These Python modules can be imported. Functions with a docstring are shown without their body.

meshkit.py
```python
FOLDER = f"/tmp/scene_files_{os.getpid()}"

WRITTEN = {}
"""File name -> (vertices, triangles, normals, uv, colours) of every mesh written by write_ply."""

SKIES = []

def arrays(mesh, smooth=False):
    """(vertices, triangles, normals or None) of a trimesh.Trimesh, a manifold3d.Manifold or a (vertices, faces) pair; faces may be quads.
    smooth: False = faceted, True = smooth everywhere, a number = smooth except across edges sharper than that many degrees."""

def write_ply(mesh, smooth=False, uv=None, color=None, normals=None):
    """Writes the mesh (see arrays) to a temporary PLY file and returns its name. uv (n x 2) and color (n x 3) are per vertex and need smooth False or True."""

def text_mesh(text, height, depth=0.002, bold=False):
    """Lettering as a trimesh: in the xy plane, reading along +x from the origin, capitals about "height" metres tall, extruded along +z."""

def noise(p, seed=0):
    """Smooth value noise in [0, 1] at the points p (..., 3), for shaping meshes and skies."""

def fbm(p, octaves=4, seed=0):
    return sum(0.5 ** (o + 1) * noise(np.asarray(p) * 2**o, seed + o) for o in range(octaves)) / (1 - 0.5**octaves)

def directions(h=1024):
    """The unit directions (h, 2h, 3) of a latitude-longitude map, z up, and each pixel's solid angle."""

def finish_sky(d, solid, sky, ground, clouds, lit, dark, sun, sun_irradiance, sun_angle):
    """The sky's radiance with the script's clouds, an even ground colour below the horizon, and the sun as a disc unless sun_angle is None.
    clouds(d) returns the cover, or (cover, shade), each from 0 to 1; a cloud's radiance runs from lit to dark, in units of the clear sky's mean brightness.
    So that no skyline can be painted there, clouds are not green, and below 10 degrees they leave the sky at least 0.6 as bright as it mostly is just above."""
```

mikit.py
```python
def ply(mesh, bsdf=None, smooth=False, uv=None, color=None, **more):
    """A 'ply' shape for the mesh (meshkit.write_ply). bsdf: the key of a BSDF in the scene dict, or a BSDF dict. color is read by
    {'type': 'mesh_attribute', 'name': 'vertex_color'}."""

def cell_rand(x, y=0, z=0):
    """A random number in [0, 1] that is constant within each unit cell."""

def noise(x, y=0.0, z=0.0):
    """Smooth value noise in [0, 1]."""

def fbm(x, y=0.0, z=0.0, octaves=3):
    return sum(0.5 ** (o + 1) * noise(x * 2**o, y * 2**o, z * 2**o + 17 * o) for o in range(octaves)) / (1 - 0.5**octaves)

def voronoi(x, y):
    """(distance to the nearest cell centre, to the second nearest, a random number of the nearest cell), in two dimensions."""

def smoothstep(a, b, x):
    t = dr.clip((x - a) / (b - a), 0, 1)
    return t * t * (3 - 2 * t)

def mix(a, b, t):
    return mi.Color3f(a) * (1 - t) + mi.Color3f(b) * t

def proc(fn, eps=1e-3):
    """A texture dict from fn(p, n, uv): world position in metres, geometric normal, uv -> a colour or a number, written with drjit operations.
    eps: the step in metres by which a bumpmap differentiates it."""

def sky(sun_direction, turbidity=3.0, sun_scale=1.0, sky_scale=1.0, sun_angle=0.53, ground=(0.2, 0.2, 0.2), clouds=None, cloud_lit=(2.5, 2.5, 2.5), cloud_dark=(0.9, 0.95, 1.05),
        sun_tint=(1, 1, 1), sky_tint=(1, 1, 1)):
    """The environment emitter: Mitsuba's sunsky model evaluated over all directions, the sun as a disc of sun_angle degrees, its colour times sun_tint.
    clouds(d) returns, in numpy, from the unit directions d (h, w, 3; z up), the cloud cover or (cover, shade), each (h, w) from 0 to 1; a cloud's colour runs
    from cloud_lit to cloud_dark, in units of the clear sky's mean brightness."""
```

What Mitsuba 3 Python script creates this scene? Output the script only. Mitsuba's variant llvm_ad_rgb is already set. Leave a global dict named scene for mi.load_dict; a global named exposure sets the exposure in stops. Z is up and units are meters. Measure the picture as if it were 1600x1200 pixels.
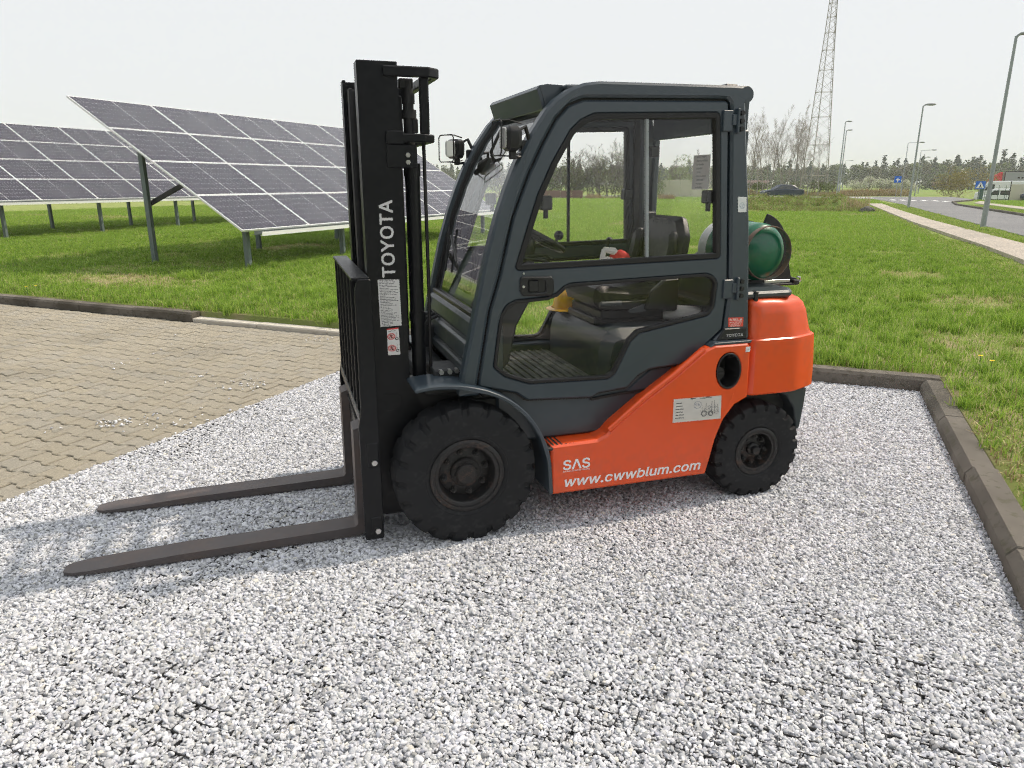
import math, random
import numpy as np, trimesh, shapely, mapbox_earcut
import shapely.geometry as sg
import mitsuba as mi, drjit as dr
import mikit, meshkit

# ---------------------------------------------------------------- camera, sky, exposure
CAM_H, PITCH = 1.63, math.radians(15.75)
T = mi.ScalarTransform4f
scene, labels = {}, {}
scene['camera'] = {'type': 'perspective', 'fov': 2 * math.degrees(math.atan(800 / 1110)), 'fov_axis': 'x', 'near_clip': 0.05, 'far_clip': 6000.0,
                   'to_world': T().look_at(origin=[0, 0, CAM_H], target=[0, math.cos(PITCH), CAM_H - math.sin(PITCH)], up=[0, 0, 1])}
SUN_AZ, SUN_EL = math.radians(21.0), math.radians(49.5)
SUN = [math.cos(SUN_AZ) * math.cos(SUN_EL), math.sin(SUN_AZ) * math.cos(SUN_EL), math.sin(SUN_EL)]
scene['sky_light'] = mikit.sky(SUN, turbidity=4, sun_scale=1.0, sun_angle=1.5, clouds=lambda d: np.full(d.shape[:2], 0.9),
                               cloud_lit=(3.9, 3.97, 4.02), sun_tint=(.93, .98, 1.08))
exposure = 1.2

# ---------------------------------------------------------------- registry
def uniq(base):
    if base not in scene and base not in labels and not any(k.startswith(base + '__') for k in scene): return base
    i = 1
    while True:
        k = f'{base}_{i:03d}'
        if k not in scene and k not in labels and not any(q.startswith(k + '__') for q in scene): return k
        i += 1

_count = {}
def pkey(base):
    """the next free number of a part's name (fast)"""
    n = _count.get(base, -1) + 1
    _count[base] = n
    return base if n == 0 else f'{base}_{n:03d}'

def add(key, mesh, bsdf, smooth=False, M=None, uv=None, color=None):
    d = mikit.ply(mesh, bsdf, smooth=smooth, uv=uv, color=color)
    if M is not None: d['to_world'] = T(M)
    scene[key] = d
    return key

def lab(key, label, category=None, group=None, kind=None):
    d = {'label': label}
    if category: d['category'] = category
    if group: d['group'] = group
    if kind: d['kind'] = kind
    labels[key] = d

def reuse(key, d, M):
    scene[key] = {**d, 'to_world': T(M)}

# ---------------------------------------------------------------- mesh helpers
def TM(v, f): return trimesh.Trimesh(np.asarray(v, float), np.asarray(f, int), process=False)
def cat(*ms): return trimesh.util.concatenate([m for m in ms if m is not None])
def fixed(m):
    if m.volume < 0: m.invert()
    return m

def box(x0, x1, y0, y1, z0, z1, b=0.004):
    x0, x1 = sorted((x0, x1)); y0, y1 = sorted((y0, y1)); z0, z1 = sorted((z0, z1))
    b = min(b, (x1 - x0) * .45, (y1 - y0) * .45, (z1 - z0) * .45)
    if b <= 0:
        m = trimesh.creation.box((x1 - x0, y1 - y0, z1 - z0)); m.apply_translation(((x0 + x1) / 2, (y0 + y1) / 2, (z0 + z1) / 2)); return TM(m.vertices, m.faces)
    P = []
    for x, sx in ((x0, 1), (x1, -1)):
        for y, sy in ((y0, 1), (y1, -1)):
            for z, sz in ((z0, 1), (z1, -1)):
                P += [(x, y + sy * b, z + sz * b), (x + sx * b, y, z + sz * b), (x + sx * b, y + sy * b, z)]
    m = trimesh.convex.convex_hull(np.array(P))
    return TM(m.vertices, m.faces)

def roundp(pts, r=0.02, res=5):
    p = pts if isinstance(pts, sg.Polygon) else sg.Polygon(pts)
    if r > 0: p = p.buffer(-r, quad_segs=res).buffer(2 * r, quad_segs=res).buffer(-r, quad_segs=res)
    return p.simplify(r * 0.01 + 1e-5)

def _inset(r, d):
    a = r - np.roll(r, 1, 0); b = np.roll(r, -1, 0) - r
    a /= np.linalg.norm(a, axis=1, keepdims=True) + 1e-12; b /= np.linalg.norm(b, axis=1, keepdims=True) + 1e-12
    na = np.stack([-a[:, 1], a[:, 0]], 1); nb = np.stack([-b[:, 1], b[:, 0]], 1)
    m = na + nb; m /= np.maximum((m * na).sum(1, keepdims=True), 0.35)
    return r + m * d

def extr(poly, y0, y1, b=0.0, plane='xz'):
    """extrude a polygon given in (x,z) along y (plane='xz') or in (x,y) along z ('xy') or (y,z) along x ('yz'), edges chamfered by b"""
    if not isinstance(poly, (sg.Polygon, sg.MultiPolygon)): poly = sg.Polygon(poly)
    if isinstance(poly, sg.MultiPolygon): return cat(*[extr(g, y0, y1, b, plane) for g in poly.geoms])
    poly = sg.polygon.orient(poly)
    if b: poly = sg.polygon.orient(poly.simplify(b * .08))
    rings = [np.array(poly.exterior.coords)[:-1]] + [np.array(i.coords)[:-1] for i in poly.interiors]
    lay = [(y0 + b, 0), (y1 - b, 0)] if b else [(y0, 0), (y1, 0)]
    if b: lay = [(y0, b)] + lay + [(y1, b)]
    n = sum(len(r) for r in rings)
    V, F = [], []
    for y, d in lay:
        R = np.vstack([_inset(r, d) if d else r for r in rings])
        V.append(np.stack([R[:, 0], np.full(n, y), R[:, 1]], 1))
    ends = np.cumsum([len(r) for r in rings]).astype(np.uint32)
    for L in range(len(lay) - 1):
        o = 0
        for r in rings:
            k = len(r); i = np.arange(k); j = (i + 1) % k
            a, bb, c, d = L * n + o + i, L * n + o + j, (L + 1) * n + o + j, (L + 1) * n + o + i
            F += [np.stack([a, c, bb], 1), np.stack([a, d, c], 1)]
            o += k
    R0 = np.vstack(rings)
    tri = mapbox_earcut.triangulate_float64(np.ascontiguousarray(R0), ends).reshape(-1, 3).astype(int)
    e1, e2 = R0[tri[:, 1]] - R0[tri[:, 0]], R0[tri[:, 2]] - R0[tri[:, 0]]
    if (e1[:, 0] * e2[:, 1] - e1[:, 1] * e2[:, 0]).sum() < 0: tri = tri[:, ::-1]
    F += [tri, tri[:, ::-1] + (len(lay) - 1) * n]
    m = TM(np.vstack(V), np.vstack(F))
    if plane == 'xy':
        v = m.vertices[:, [0, 2, 1]].copy(); m = TM(v, m.faces[:, ::-1])
    elif plane == 'yz':
        v = m.vertices[:, [1, 0, 2]].copy(); m = TM(v, m.faces[:, ::-1])
    return m

def tube(pts, r, n=8, closed=False, caps=True):
    P = np.asarray(pts, float); k = len(P); r = np.broadcast_to(r, (k,))
    if closed: t = np.roll(P, -1, 0) - np.roll(P, 1, 0)
    else: t = np.gradient(P, axis=0)
    t /= np.linalg.norm(t, axis=1, keepdims=True) + 1e-12
    a = np.cross(t[0], [0, 0, 1.0] if abs(t[0][2]) < .9 else [1.0, 0, 0]); a /= np.linalg.norm(a)
    A = []
    for i in range(k):
        a = a - t[i] * (a @ t[i]); a /= np.linalg.norm(a) + 1e-12; A.append(a.copy())
    A = np.array(A); B = np.cross(t, A); g = np.arange(n) * 2 * np.pi / n
    V = (P[:, None] + r[:, None, None] * (np.cos(g)[None, :, None] * A[:, None] + np.sin(g)[None, :, None] * B[:, None])).reshape(-1, 3)
    m = k if closed else k - 1
    i, j = np.meshgrid(np.arange(m), np.arange(n), indexing='ij'); i2 = (i + 1) % k; j2 = (j + 1) % n
    a, b, c, d = i * n + j, i * n + j2, i2 * n + j2, i2 * n + j
    F = [np.stack([a, b, c], -1).reshape(-1, 3), np.stack([a, c, d], -1).reshape(-1, 3)]
    if caps and not closed:
        V = np.vstack([V, P[0], P[-1]]); q = np.arange(n)
        F += [np.stack([np.full(n, k * n), (q + 1) % n, q], 1), np.stack([np.full(n, k * n + 1), (k - 1) * n + q, (k - 1) * n + (q + 1) % n], 1)]
    return TM(V, np.vstack(F))

def lathe(prof, n=48, axis='y', c=(0, 0, 0), closed=False):
    """revolve (r, h) points about an axis through c"""
    p = np.asarray(prof, float); k = len(p); g = np.arange(n) * 2 * np.pi / n
    x = p[:, 0][:, None] * np.cos(g); y = p[:, 0][:, None] * np.sin(g); h = np.broadcast_to(p[:, 1][:, None], x.shape)
    V = {'y': np.stack([x, h, y], -1), 'z': np.stack([x, y, h], -1), 'x': np.stack([h, x, y], -1)}[axis].reshape(-1, 3) + np.array(c, float)
    m = k if closed else k - 1
    i, j = np.meshgrid(np.arange(m), np.arange(n), indexing='ij'); i2 = (i + 1) % k; j2 = (j + 1) % n
    a, b, cc, d = i * n + j, i * n + j2, i2 * n + j2, i2 * n + j
    F = np.vstack([np.stack([a, b, cc], -1).reshape(-1, 3), np.stack([a, cc, d], -1).reshape(-1, 3)])
    return TM(V, F)

def mirror(m):
    v = m.vertices.copy(); v[:, 1] *= -1
    return TM(v, m.faces[:, ::-1])
def moved(m, x=0, y=0, z=0):
    return TM(m.vertices + np.array([x, y, z]), m.faces)
def rot(m, axis, deg, about=(0, 0, 0)):
    R = trimesh.transformations.rotation_matrix(math.radians(deg), axis, about)
    return TM(trimesh.transform_points(m.vertices, R), m.faces)
def ball(c, r, s=2, sc=(1, 1, 1)):
    m = trimesh.creation.icosphere(s, 1.0)
    return TM(m.vertices * r * np.array(sc) + np.array(c), m.faces)
def cyl(p0, p1, r, n=16): return tube([p0, (np.array(p0) + np.array(p1)) / 2, p1], r, n)
def arc(cx, cy, r, a0, a1, n=8):
    return [(cx + r * math.cos(math.radians(a0 + (a1 - a0) * i / n)), cy + r * math.sin(math.radians(a0 + (a1 - a0) * i / n))) for i in range(n + 1)]
def grid_uv(m): return m

# ---------------------------------------------------------------- materials
def rgb(c): return {'type': 'rgb', 'value': list(map(float, c))}
def mat(name, base, rough=.5, spec=.5, metal=0., cc=0., ccg=.9, two=True, bump=None, bscale=1., **kw):
    d = {'type': 'principled', 'base_color': base if isinstance(base, dict) else rgb(base), 'roughness': rough, 'specular': spec}
    if metal: d['metallic'] = metal
    if cc: d['clearcoat'] = cc; d['clearcoat_gloss'] = ccg
    d.update(kw)
    if bump is not None: d = {'type': 'bumpmap', 'arbitrary': bump, 'scale': bscale, 'bsdf': d}
    if two: d = {'type': 'twosided', 'bsdf': d}
    scene[name] = d
    return name
def C3(a, b, t): return mikit.mix(a, b, t)
N, FB, SS = mikit.noise, mikit.fbm, mikit.smoothstep

def dirty(c, d, s=3.0, amt=.6, lo=.45, hi=.75):
    def fn(p, n, uv):
        f = FB(p.x * s, p.y * s, p.z * s, 4)
        g = FB(p.x * s * 9 + 5, p.y * s * 9, p.z * s * 9, 3)
        return C3(c, d, SS(lo, hi, f * .65 + g * .35) * amt)
    return mikit.proc(fn)
def roughn(a, b, s=5.0):
    def fn(p, n, uv): return a + (b - a) * FB(p.x * s, p.y * s, p.z * s, 3)
    return mikit.proc(fn)

mat('slate_paint', dirty((.034, .050, .065), (.050, .061, .070), 2.5, .4), roughn(.26, .4), cc=.6, ccg=.85)
def orange_fn(p, n, uv):
    f = FB(p.x * 3, p.y * 3, p.z * 3, 4); g = FB(p.x * 40, p.y * 40, p.z * 25, 2)
    low = SS(.45, .16, p.z)
    return C3((.74, .078, .0085), (.50, .09, .035), dr.clip(SS(.5, .8, f * .7 + g * .3) * .45 + low * .35 * SS(.35, .65, g), 0, 1))
mat('orange_paint', mikit.proc(orange_fn), roughn(.28, .45), cc=.8, ccg=.85)
mat('mast_black', dirty((.0055, .0065, .0085), (.015, .016, .018), 4, .4), roughn(.30, .45), .3)
mat('dark_steel', dirty((.018, .019, .021), (.05, .046, .043), 5, .7), .6)
mat('fork_steel', dirty((.088, .076, .076), (.12, .085, .07), 7, .6, .4, .7), roughn(.45, .65, 9))
mat('black_plastic', (.012, .013, .014), .42)
mat('black_seal', (.008, .008, .009), .55)
def rub_fn(p, n, uv):
    f = FB(p.x * 12, p.y * 12, p.z * 12, 4); g = FB(p.x * 60, p.y * 60, p.z * 60, 2)
    return C3((.0105, .0115, .0135), (.045, .045, .046), SS(.5, .8, f * .6 + g * .4) * .35)
mat('rubber', mikit.proc(rub_fn), .68, .35)
mat('rim_black', dirty((.013, .013, .014), (.075, .038, .024), 10, .7, .5, .75), roughn(.35, .6, 12))
mat('hub_rust', dirty((.018, .017, .017), (.075, .038, .026), 30, .7, .52, .7), .7)
mat('zinc_bolt', (.55, .55, .54), .32, metal=.9)
mat('white_vinyl', (.78, .78, .77), .45)
mat('mast_letter', (.62, .62, .62), .5)
mat('red_vinyl', (.62, .045, .035), .4)
mat('black_print', (.02, .02, .02), .5)
mat('seat_vinyl', dirty((.008, .008, .009), (.022, .022, .024), 8, .5), roughn(.38, .5, 8), .4)
mat('cab_dark', dirty((.022, .025, .028), (.05, .05, .05), 5, .5), .5)
mat('hood_grey', dirty((.04, .052, .06), (.07, .078, .08), 3, .6), roughn(.28, .45), cc=.3)
def mat_floor(p, n, uv): return C3((.07, .073, .07), (.18, .18, .165), SS(.45, .75, FB(p.x * 14, p.y * 14, p.z * 5, 3)))
mat('floor_mat', mikit.proc(mat_floor), .75)
mat('yellow_plastic', (.85, .47, .012), .3, cc=.5)
mat('paper', (.72, .70, .66), .8)
mat('cardboard', (.33, .24, .16), .85)
mat('red_cloth', (.60, .03, .03), .7)
mat('green_paint', dirty((.003, .125, .062), (.02, .08, .055), 6, .6), roughn(.2, .4), cc=.7)
mat('cyl_white', dirty((.7, .72, .7), (.4, .42, .38), 5, .5), .4)
mat('ring_worn', dirty((.12, .12, .10), (.20, .12, .08), 18, .9, .4, .6), .6)
mat('lamp_lens', (.55, .55, .52), .1, metal=.6)
scene['clear_glass'] = {'type': 'thindielectric', 'int_ior': 1.3}
mat('galvanised', dirty((.33, .36, .37), (.22, .25, .26), 3, .7), .5, metal=.35)
mat('post_green', dirty((.16, .20, .20), (.10, .13, .13), 2, .7), .55, metal=.2)
mat('alu', (.82, .83, .84), .4, metal=.1)
def pv_fn(p, n, uv):
    x, y = uv.x, uv.y
    W, Hh = 1.722, 1.0
    half = x > W / 2
    xx = dr.select(half, x - W / 2 - .008, x)
    L = W / 2 - .008
    cw, ch = L / 10, Hh / 6
    fx = dr.abs(xx / cw - dr.floor(xx / cw + .5)) * cw
    fy = dr.abs(y / ch - dr.floor(y / ch + .5)) * ch
    bus = dr.abs(y / ch * 5 - dr.floor(y / ch * 5) - .5) * ch / 5
    mid = dr.abs(x - W / 2) < .007
    gap = (fx < .0013) | (fy < .0018) | (fx + fy < .013)
    cellr = mikit.cell_rand(dr.floor(xx / cw), dr.floor(y / ch), 3)
    blue = C3((.019, .016, .032), (.028, .023, .042), cellr)
    c = dr.select(bus < .0006, mi.Color3f(.16, .16, .18), blue)
    c = dr.select(gap, mi.Color3f(.50, .51, .54), c)
    return dr.select(mid, mi.Color3f(.62, .63, .64), c)
mat('pv_cells', mikit.proc(pv_fn), .1, .32, two=False)
def kerb_fn(p, n, uv):
    f = FB(p.x * 3, p.y * 3, p.z * 3, 3); g = FB(p.x * 25, p.y * 25, p.z * 25, 3)
    c = C3((.145, .132, .112), (.075, .067, .054), SS(.35, .7, f))
    return C3(c, (.075, .075, .04), SS(.55, .8, g) * .6)
mat('kerb_concrete', mikit.proc(kerb_fn), .9, bump=mikit.proc(lambda p, n, uv: FB(p.x * 90, p.y * 90, p.z * 90, 3)), bscale=.004)
def kerbd_fn(p, n, uv):
    f = FB(p.x * 3, p.y * 3, p.z * 3, 3); g = FB(p.x * 25, p.y * 25, p.z * 25, 3)
    return C3(C3((.15, .135, .115), (.08, .07, .055), SS(.35, .7, f)), (.06, .055, .035), SS(.5, .8, g) * .6)
mat('kerb_dark', mikit.proc(kerbd_fn), .9)
mat('kerb_light', dirty((.50, .47, .41), (.30, .27, .22), 4, .7), .9)
def paver_mat(name, c):
    def fn(p, n, uv):
        f = FB(p.x * 1.3, p.y * 1.3, 0, 3); g = FB(p.x * 130, p.y * 130, p.z * 130, 2); h = FB(p.x * 9, p.y * 9, 1, 3)
        k = C3(c, tuple(.74 * x for x in c), SS(.4, .75, f) * .55 + SS(.5, .8, h) * .35)
        return k * (.72 + .56 * g)
    mat(name, mikit.proc(fn), .9, .3)
paver_mat('paver_tan', (.30, .274, .218)); paver_mat('paver_grey', (.295, .274, .226)); paver_mat('paver_warm', (.30, .272, .212))
def joint_fn(p, n, uv): return C3((.022, .018, .012), (.045, .05, .010), SS(.5, .72, FB(p.x * 2.2, p.y * 2.2, 0, 3)))
mat('joint_sand', mikit.proc(joint_fn), .95, .2)
VC = {'type': 'mesh_attribute', 'name': 'vertex_color'}
scene['gravel_stone'] = {'type': 'principled', 'base_color': VC, 'roughness': .72, 'specular': .35}
mat('bed_dust', (.58, .58, .59), .95)
mat('grid_plastic', dirty((.022, .023, .025), (.10, .10, .10), 14, .7), .7)
scene['grass_blade'] = {'type': 'principledthin', 'base_color': VC, 'roughness': .55, 'diff_trans': .7, 'spec_trans': 0.0}
scene['leaf'] = {'type': 'principledthin', 'base_color': VC, 'roughness': .6, 'diff_trans': .6, 'spec_trans': 0.0}
scene['twig'] = {'type': 'twosided', 'bsdf': {'type': 'principled', 'base_color': VC, 'roughness': .85}}
def soil_fn(p, n, uv):
    d = dr.sqrt(p.x * p.x + p.y * p.y)
    f = FB(p.x * .35, p.y * .35, 0, 4); g = FB(p.x * 6, p.y * 6, 0, 3); k = FB(p.x * .06, p.y * .06, 3, 3)
    near = C3((.18, .22, .06), (.27, .23, .13), SS(.5, .75, f * .6 + g * .4))
    far = C3((.17, .25, .055), (.20, .235, .075), SS(.35, .65, k))
    far = C3(far, (.07, .11, .028), SS(.5, .8, g) * .5)
    return C3(near, far, SS(18., 45., d))
mat('soil', mikit.proc(soil_fn), .95, .2)
def asphalt_fn(p, n, uv): return C3((.15, .15, .155), (.20, .20, .20), FB(p.x * .5, p.y * .5, 0, 4)) * (.8 + .4 * N(p.x * 60, p.y * 60, 0))
mat('asphalt', mikit.proc(asphalt_fn), .9)
def walk_fn(p, n, uv): return C3((.42, .37, .31), (.31, .28, .24), FB(p.x * .7, p.y * .7, 0, 4)) * (.85 + .3 * N(p.x * 25, p.y * 25, 0))
mat('walk_slab', mikit.proc(walk_fn), .9)
mat('road_white', (.75, .75, .73), .7)
mat('rock_grey', dirty((.09, .085, .08), (.20, .19, .17), 4, .8), .9)
mat('car_blue', (.016, .027, .055), .35, .3, cc=.3)
mat('car_glass', (.015, .02, .025), .06, .8)
mat('car_silver', (.5, .5, .5), .3, metal=.5)
mat('van_white', (.68, .70, .71), .35, cc=.6)
mat('truck_red', (.55, .03, .04), .35, cc=.5)
mat('tarp_grey', (.30, .31, .33), .6)
mat('wall_yellow', (.78, .46, .05), .7)
mat('wall_beige', dirty((.55, .52, .42), (.42, .40, .33), 1, .6), .85)
mat('wall_white', (.74, .74, .72), .8)
mat('sign_blue', (.01, .13, .55), .4)
mat('mast_lattice', dirty((.33, .30, .28), (.20, .16, .15), .6, .8), .6)
mat('fence_green', (.03, .09, .07), .6)
mat('brick_far', (.16, .085, .07), .9)
mat('roof_far', (.14, .09, .085), .9)
mat('dandelion', (.85, .62, .02), .7)

# ---------------------------------------------------------------- site frame (u right along the back kerb, v away along the side kerb)
TH = math.radians(67.2)
KX, KY = 3.32, 5.55
VX = np.array([math.cos(TH), math.sin(TH)]); UX = np.array([math.sin(TH), -math.cos(TH)])
SITE = np.eye(4); SITE[:2, 0] = UX; SITE[:2, 1] = VX; SITE[:2, 3] = (KX, KY)
def site(u, v, z=0.0, deg=0.0, s=1.0):
    R = np.eye(4); a = math.radians(deg)
    R[:2, :2] = [[math.cos(a), -math.sin(a)], [math.sin(a), math.cos(a)]]; R[:3, :3] *= s
    R[:3, 3] = (u, v, z)
    return SITE @ R
def to_uv(x, y):
    d = np.stack([np.asarray(x) - KX, np.asarray(y) - KY], -1)
    return d @ UX, d @ VX

def sstep(a, b, x):
    t = np.clip((np.asarray(x, float) - a) / (b - a), 0, 1); return t * t * (3 - 2 * t)
def n2(u, v, s, seed=0):
    u, v = np.broadcast_arrays(np.asarray(u, float), np.asarray(v, float))
    return meshkit.fbm(np.stack([u * s, v * s, np.zeros_like(u)], -1), 3, seed)
def ground_h(u, v):
    """height of the grass land"""
    u, v = np.broadcast_arrays(np.asarray(u, float), np.asarray(v, float))
    h = 0.105 + 0.065 * sstep(-3.5, -5.5, u) * sstep(.3, 4, v) + .035 * sstep(.3, 3, u) * sstep(2.4, 1.6, u)
    h = h + (n2(u, v, .35, 3) - .5) * .07 * sstep(.25, 1.5, np.maximum(v, u))
    bank = .62 * np.exp(-((v - 41.0) / 1.9) ** 2) * sstep(-7.2, -4.8, u) * sstep(2.0, .2, u) * (.8 + .5 * n2(u, v, .5, 8))
    h = h + bank - .78 * sstep(13.6, 15.4, u) * sstep(75.5, 78.5, v) * sstep(170, 140, v)
    road = sstep(2.35, 2.5, u) * sstep(3.75, 3.6, u) * (v < 60) + sstep(4.75, 4.85, u) * sstep(8.6, 8.5, u) * (v < 74)
    cross = sstep(73.5, 74.5, v) * sstep(95, 94, v) * sstep(13.4, 13.0, u)
    k = np.clip(road + cross, 0, 1)
    far = sstep(60, 400, np.hypot(u, v)) * .0
    return h * (1 - k) + .06 * k + far
# ================================================================ GROUND
def ground_sheet():
    us = np.unique(np.concatenate([[-1500, -900, -400, -200, -100, -60], np.arange(-40, 16, .5), [0.135, 0.15, 2.35, 2.5, 3.6, 3.75, 4.75, 4.85, 8.5, 8.6], [20, 30, 45, 70, 120, 250, 600, 1500]]))
    vs = np.unique(np.concatenate([[-1500, -600, -200, -60, -30, -15], np.arange(-10, 50, .5), [0.135, 0.15, 73.5, 74.5, 94, 95], np.arange(50, 100, 2.5), [110, 130, 160, 200, 260, 350, 600, 1000, 1500]]))
    Uu, Vv = np.meshgrid(us, vs, indexing='ij')
    Z = ground_h(Uu, Vv)
    pit = ((Uu < 0.14) & (Vv < 0.14) & (Uu > -45) & (Vv > -9.9)) | ((Vv < -9.6) & (Vv > -31) & (abs(Uu) < 45))
    Z = np.where(pit, -0.12, Z)
    k = len(vs); i, j = np.meshgrid(np.arange(len(us) - 1), np.arange(k - 1), indexing='ij')
    a, b, c, d = i * k + j, (i + 1) * k + j, (i + 1) * k + j + 1, i * k + j + 1
    F = np.vstack([np.stack([a, b, c], -1).reshape(-1, 3), np.stack([a, c, d], -1).reshape(-1, 3)])
    return TM(np.stack([Uu, Vv, Z], -1).reshape(-1, 3), F)
add('ground', ground_sheet(), 'soil', True, M=SITE)
lab('ground', 'grassy earth reaching from the kerbs to the forest', kind='structure')

U_EDGE = -4.745                      # where the pavers end and the gravel begins
# ---- kerbs
lab('kerb', 'weathered concrete kerb round the gravel bay and along the grass', kind='structure')
def kerb_stone(L, w, h, depth, ch):
    """along +x from 0 to L; inner face at y=0, back at y=w; chamfer on the inner top edge"""
    prof = [(0, -depth), (w, -depth), (w, h - .006), (w - .008, h), (ch, h), (0, h - ch * 1.3)]
    return extr(sg.Polygon(prof), 0, L, 0.006, 'yz')
rk = random.Random(4)
# side kerb (right of the gravel), inner face at u=0, running towards the camera
K1 = mikit.ply(kerb_stone(.992, .15, .118, .2, .035), 'kerb_concrete', smooth=False)
K1d = mikit.ply(kerb_stone(.992, .15, .118, .2, .02), 'kerb_dark', smooth=False)
K1l = mikit.ply(kerb_stone(.992, .15, .045, .2, .01), 'kerb_light', smooth=False)
def place(u, v, deg, dz, tilt=0.0):
    M = site(u, v, dz, deg)
    R = trimesh.transformations.rotation_matrix(tilt, [1, 0, 0]); return M @ R
for i in range(10):
    v0 = 0.0 - i * 1.0
    reuse(pkey('kerb__stone'), K1, place(rk.uniform(-.004, .004), v0 + .0, -90, -.008 + rk.uniform(-.006, .006), rk.uniform(-.015, .015)))
for i in range(26):
    u0 = -1.0 + .15 - i * 1.0
    if u0 > -5.4: d, dz = K1d, rk.uniform(-.005, .005)
    elif u0 > -8.6: d, dz = K1l, rk.uniform(-.004, .006)
    else: d, dz = K1d, rk.uniform(-.006, .006)
    if i == 0: dz = 0
    k = pkey('kerb__stone')
    reuse(k, d, place(u0, 0.0 + rk.uniform(-.004, .004), 0, dz + (0 if d is not K1d or u0 > -5.4 else -.01), 0))

# ---- pavers: double-T blocks, 0.2 x 0.14 m pitch, laid with half offset
lab('pavement', 'tan interlocking concrete block pavement left of the gravel', kind='structure')
def ibone(u, v, g=.0046):
    """outline of one block centred at (u, v)"""
    a, h, w, s = .1 - g, .0825 - g, .0575 - g, .022
    p = [(-a, -h), (-a + .045, -h), (-a + .045 + s, -w), (a - .045 - s, -w), (a - .045, -h), (a, -h), (a, h), (a - .045, h), (a - .045 - s, w), (-a + .045 + s, w), (-a + .045, h), (-a, h)]
    return [(u + x, v + y) for x, y in p]
rp = np.random.default_rng(12)
clip = sg.box(-19, -9.6, U_EDGE, -0.012)
small = []
Hh = -0.004
tmpl = extr(sg.Polygon(ibone(0, 0)), -.06, 0, .005, 'xy')
PV = [mikit.ply(tmpl, m) for m in ('paver_tan', 'paver_grey', 'paver_warm')]
blocks = []
for r in range(72):
    v = -0.09 - r * .14
    for c in range(-1, 74):
        u = U_EDGE - .02 - c * .2 - (r % 2) * .1
        if u < -19: break
        blocks.append((u, v))
from_cam = []
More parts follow.
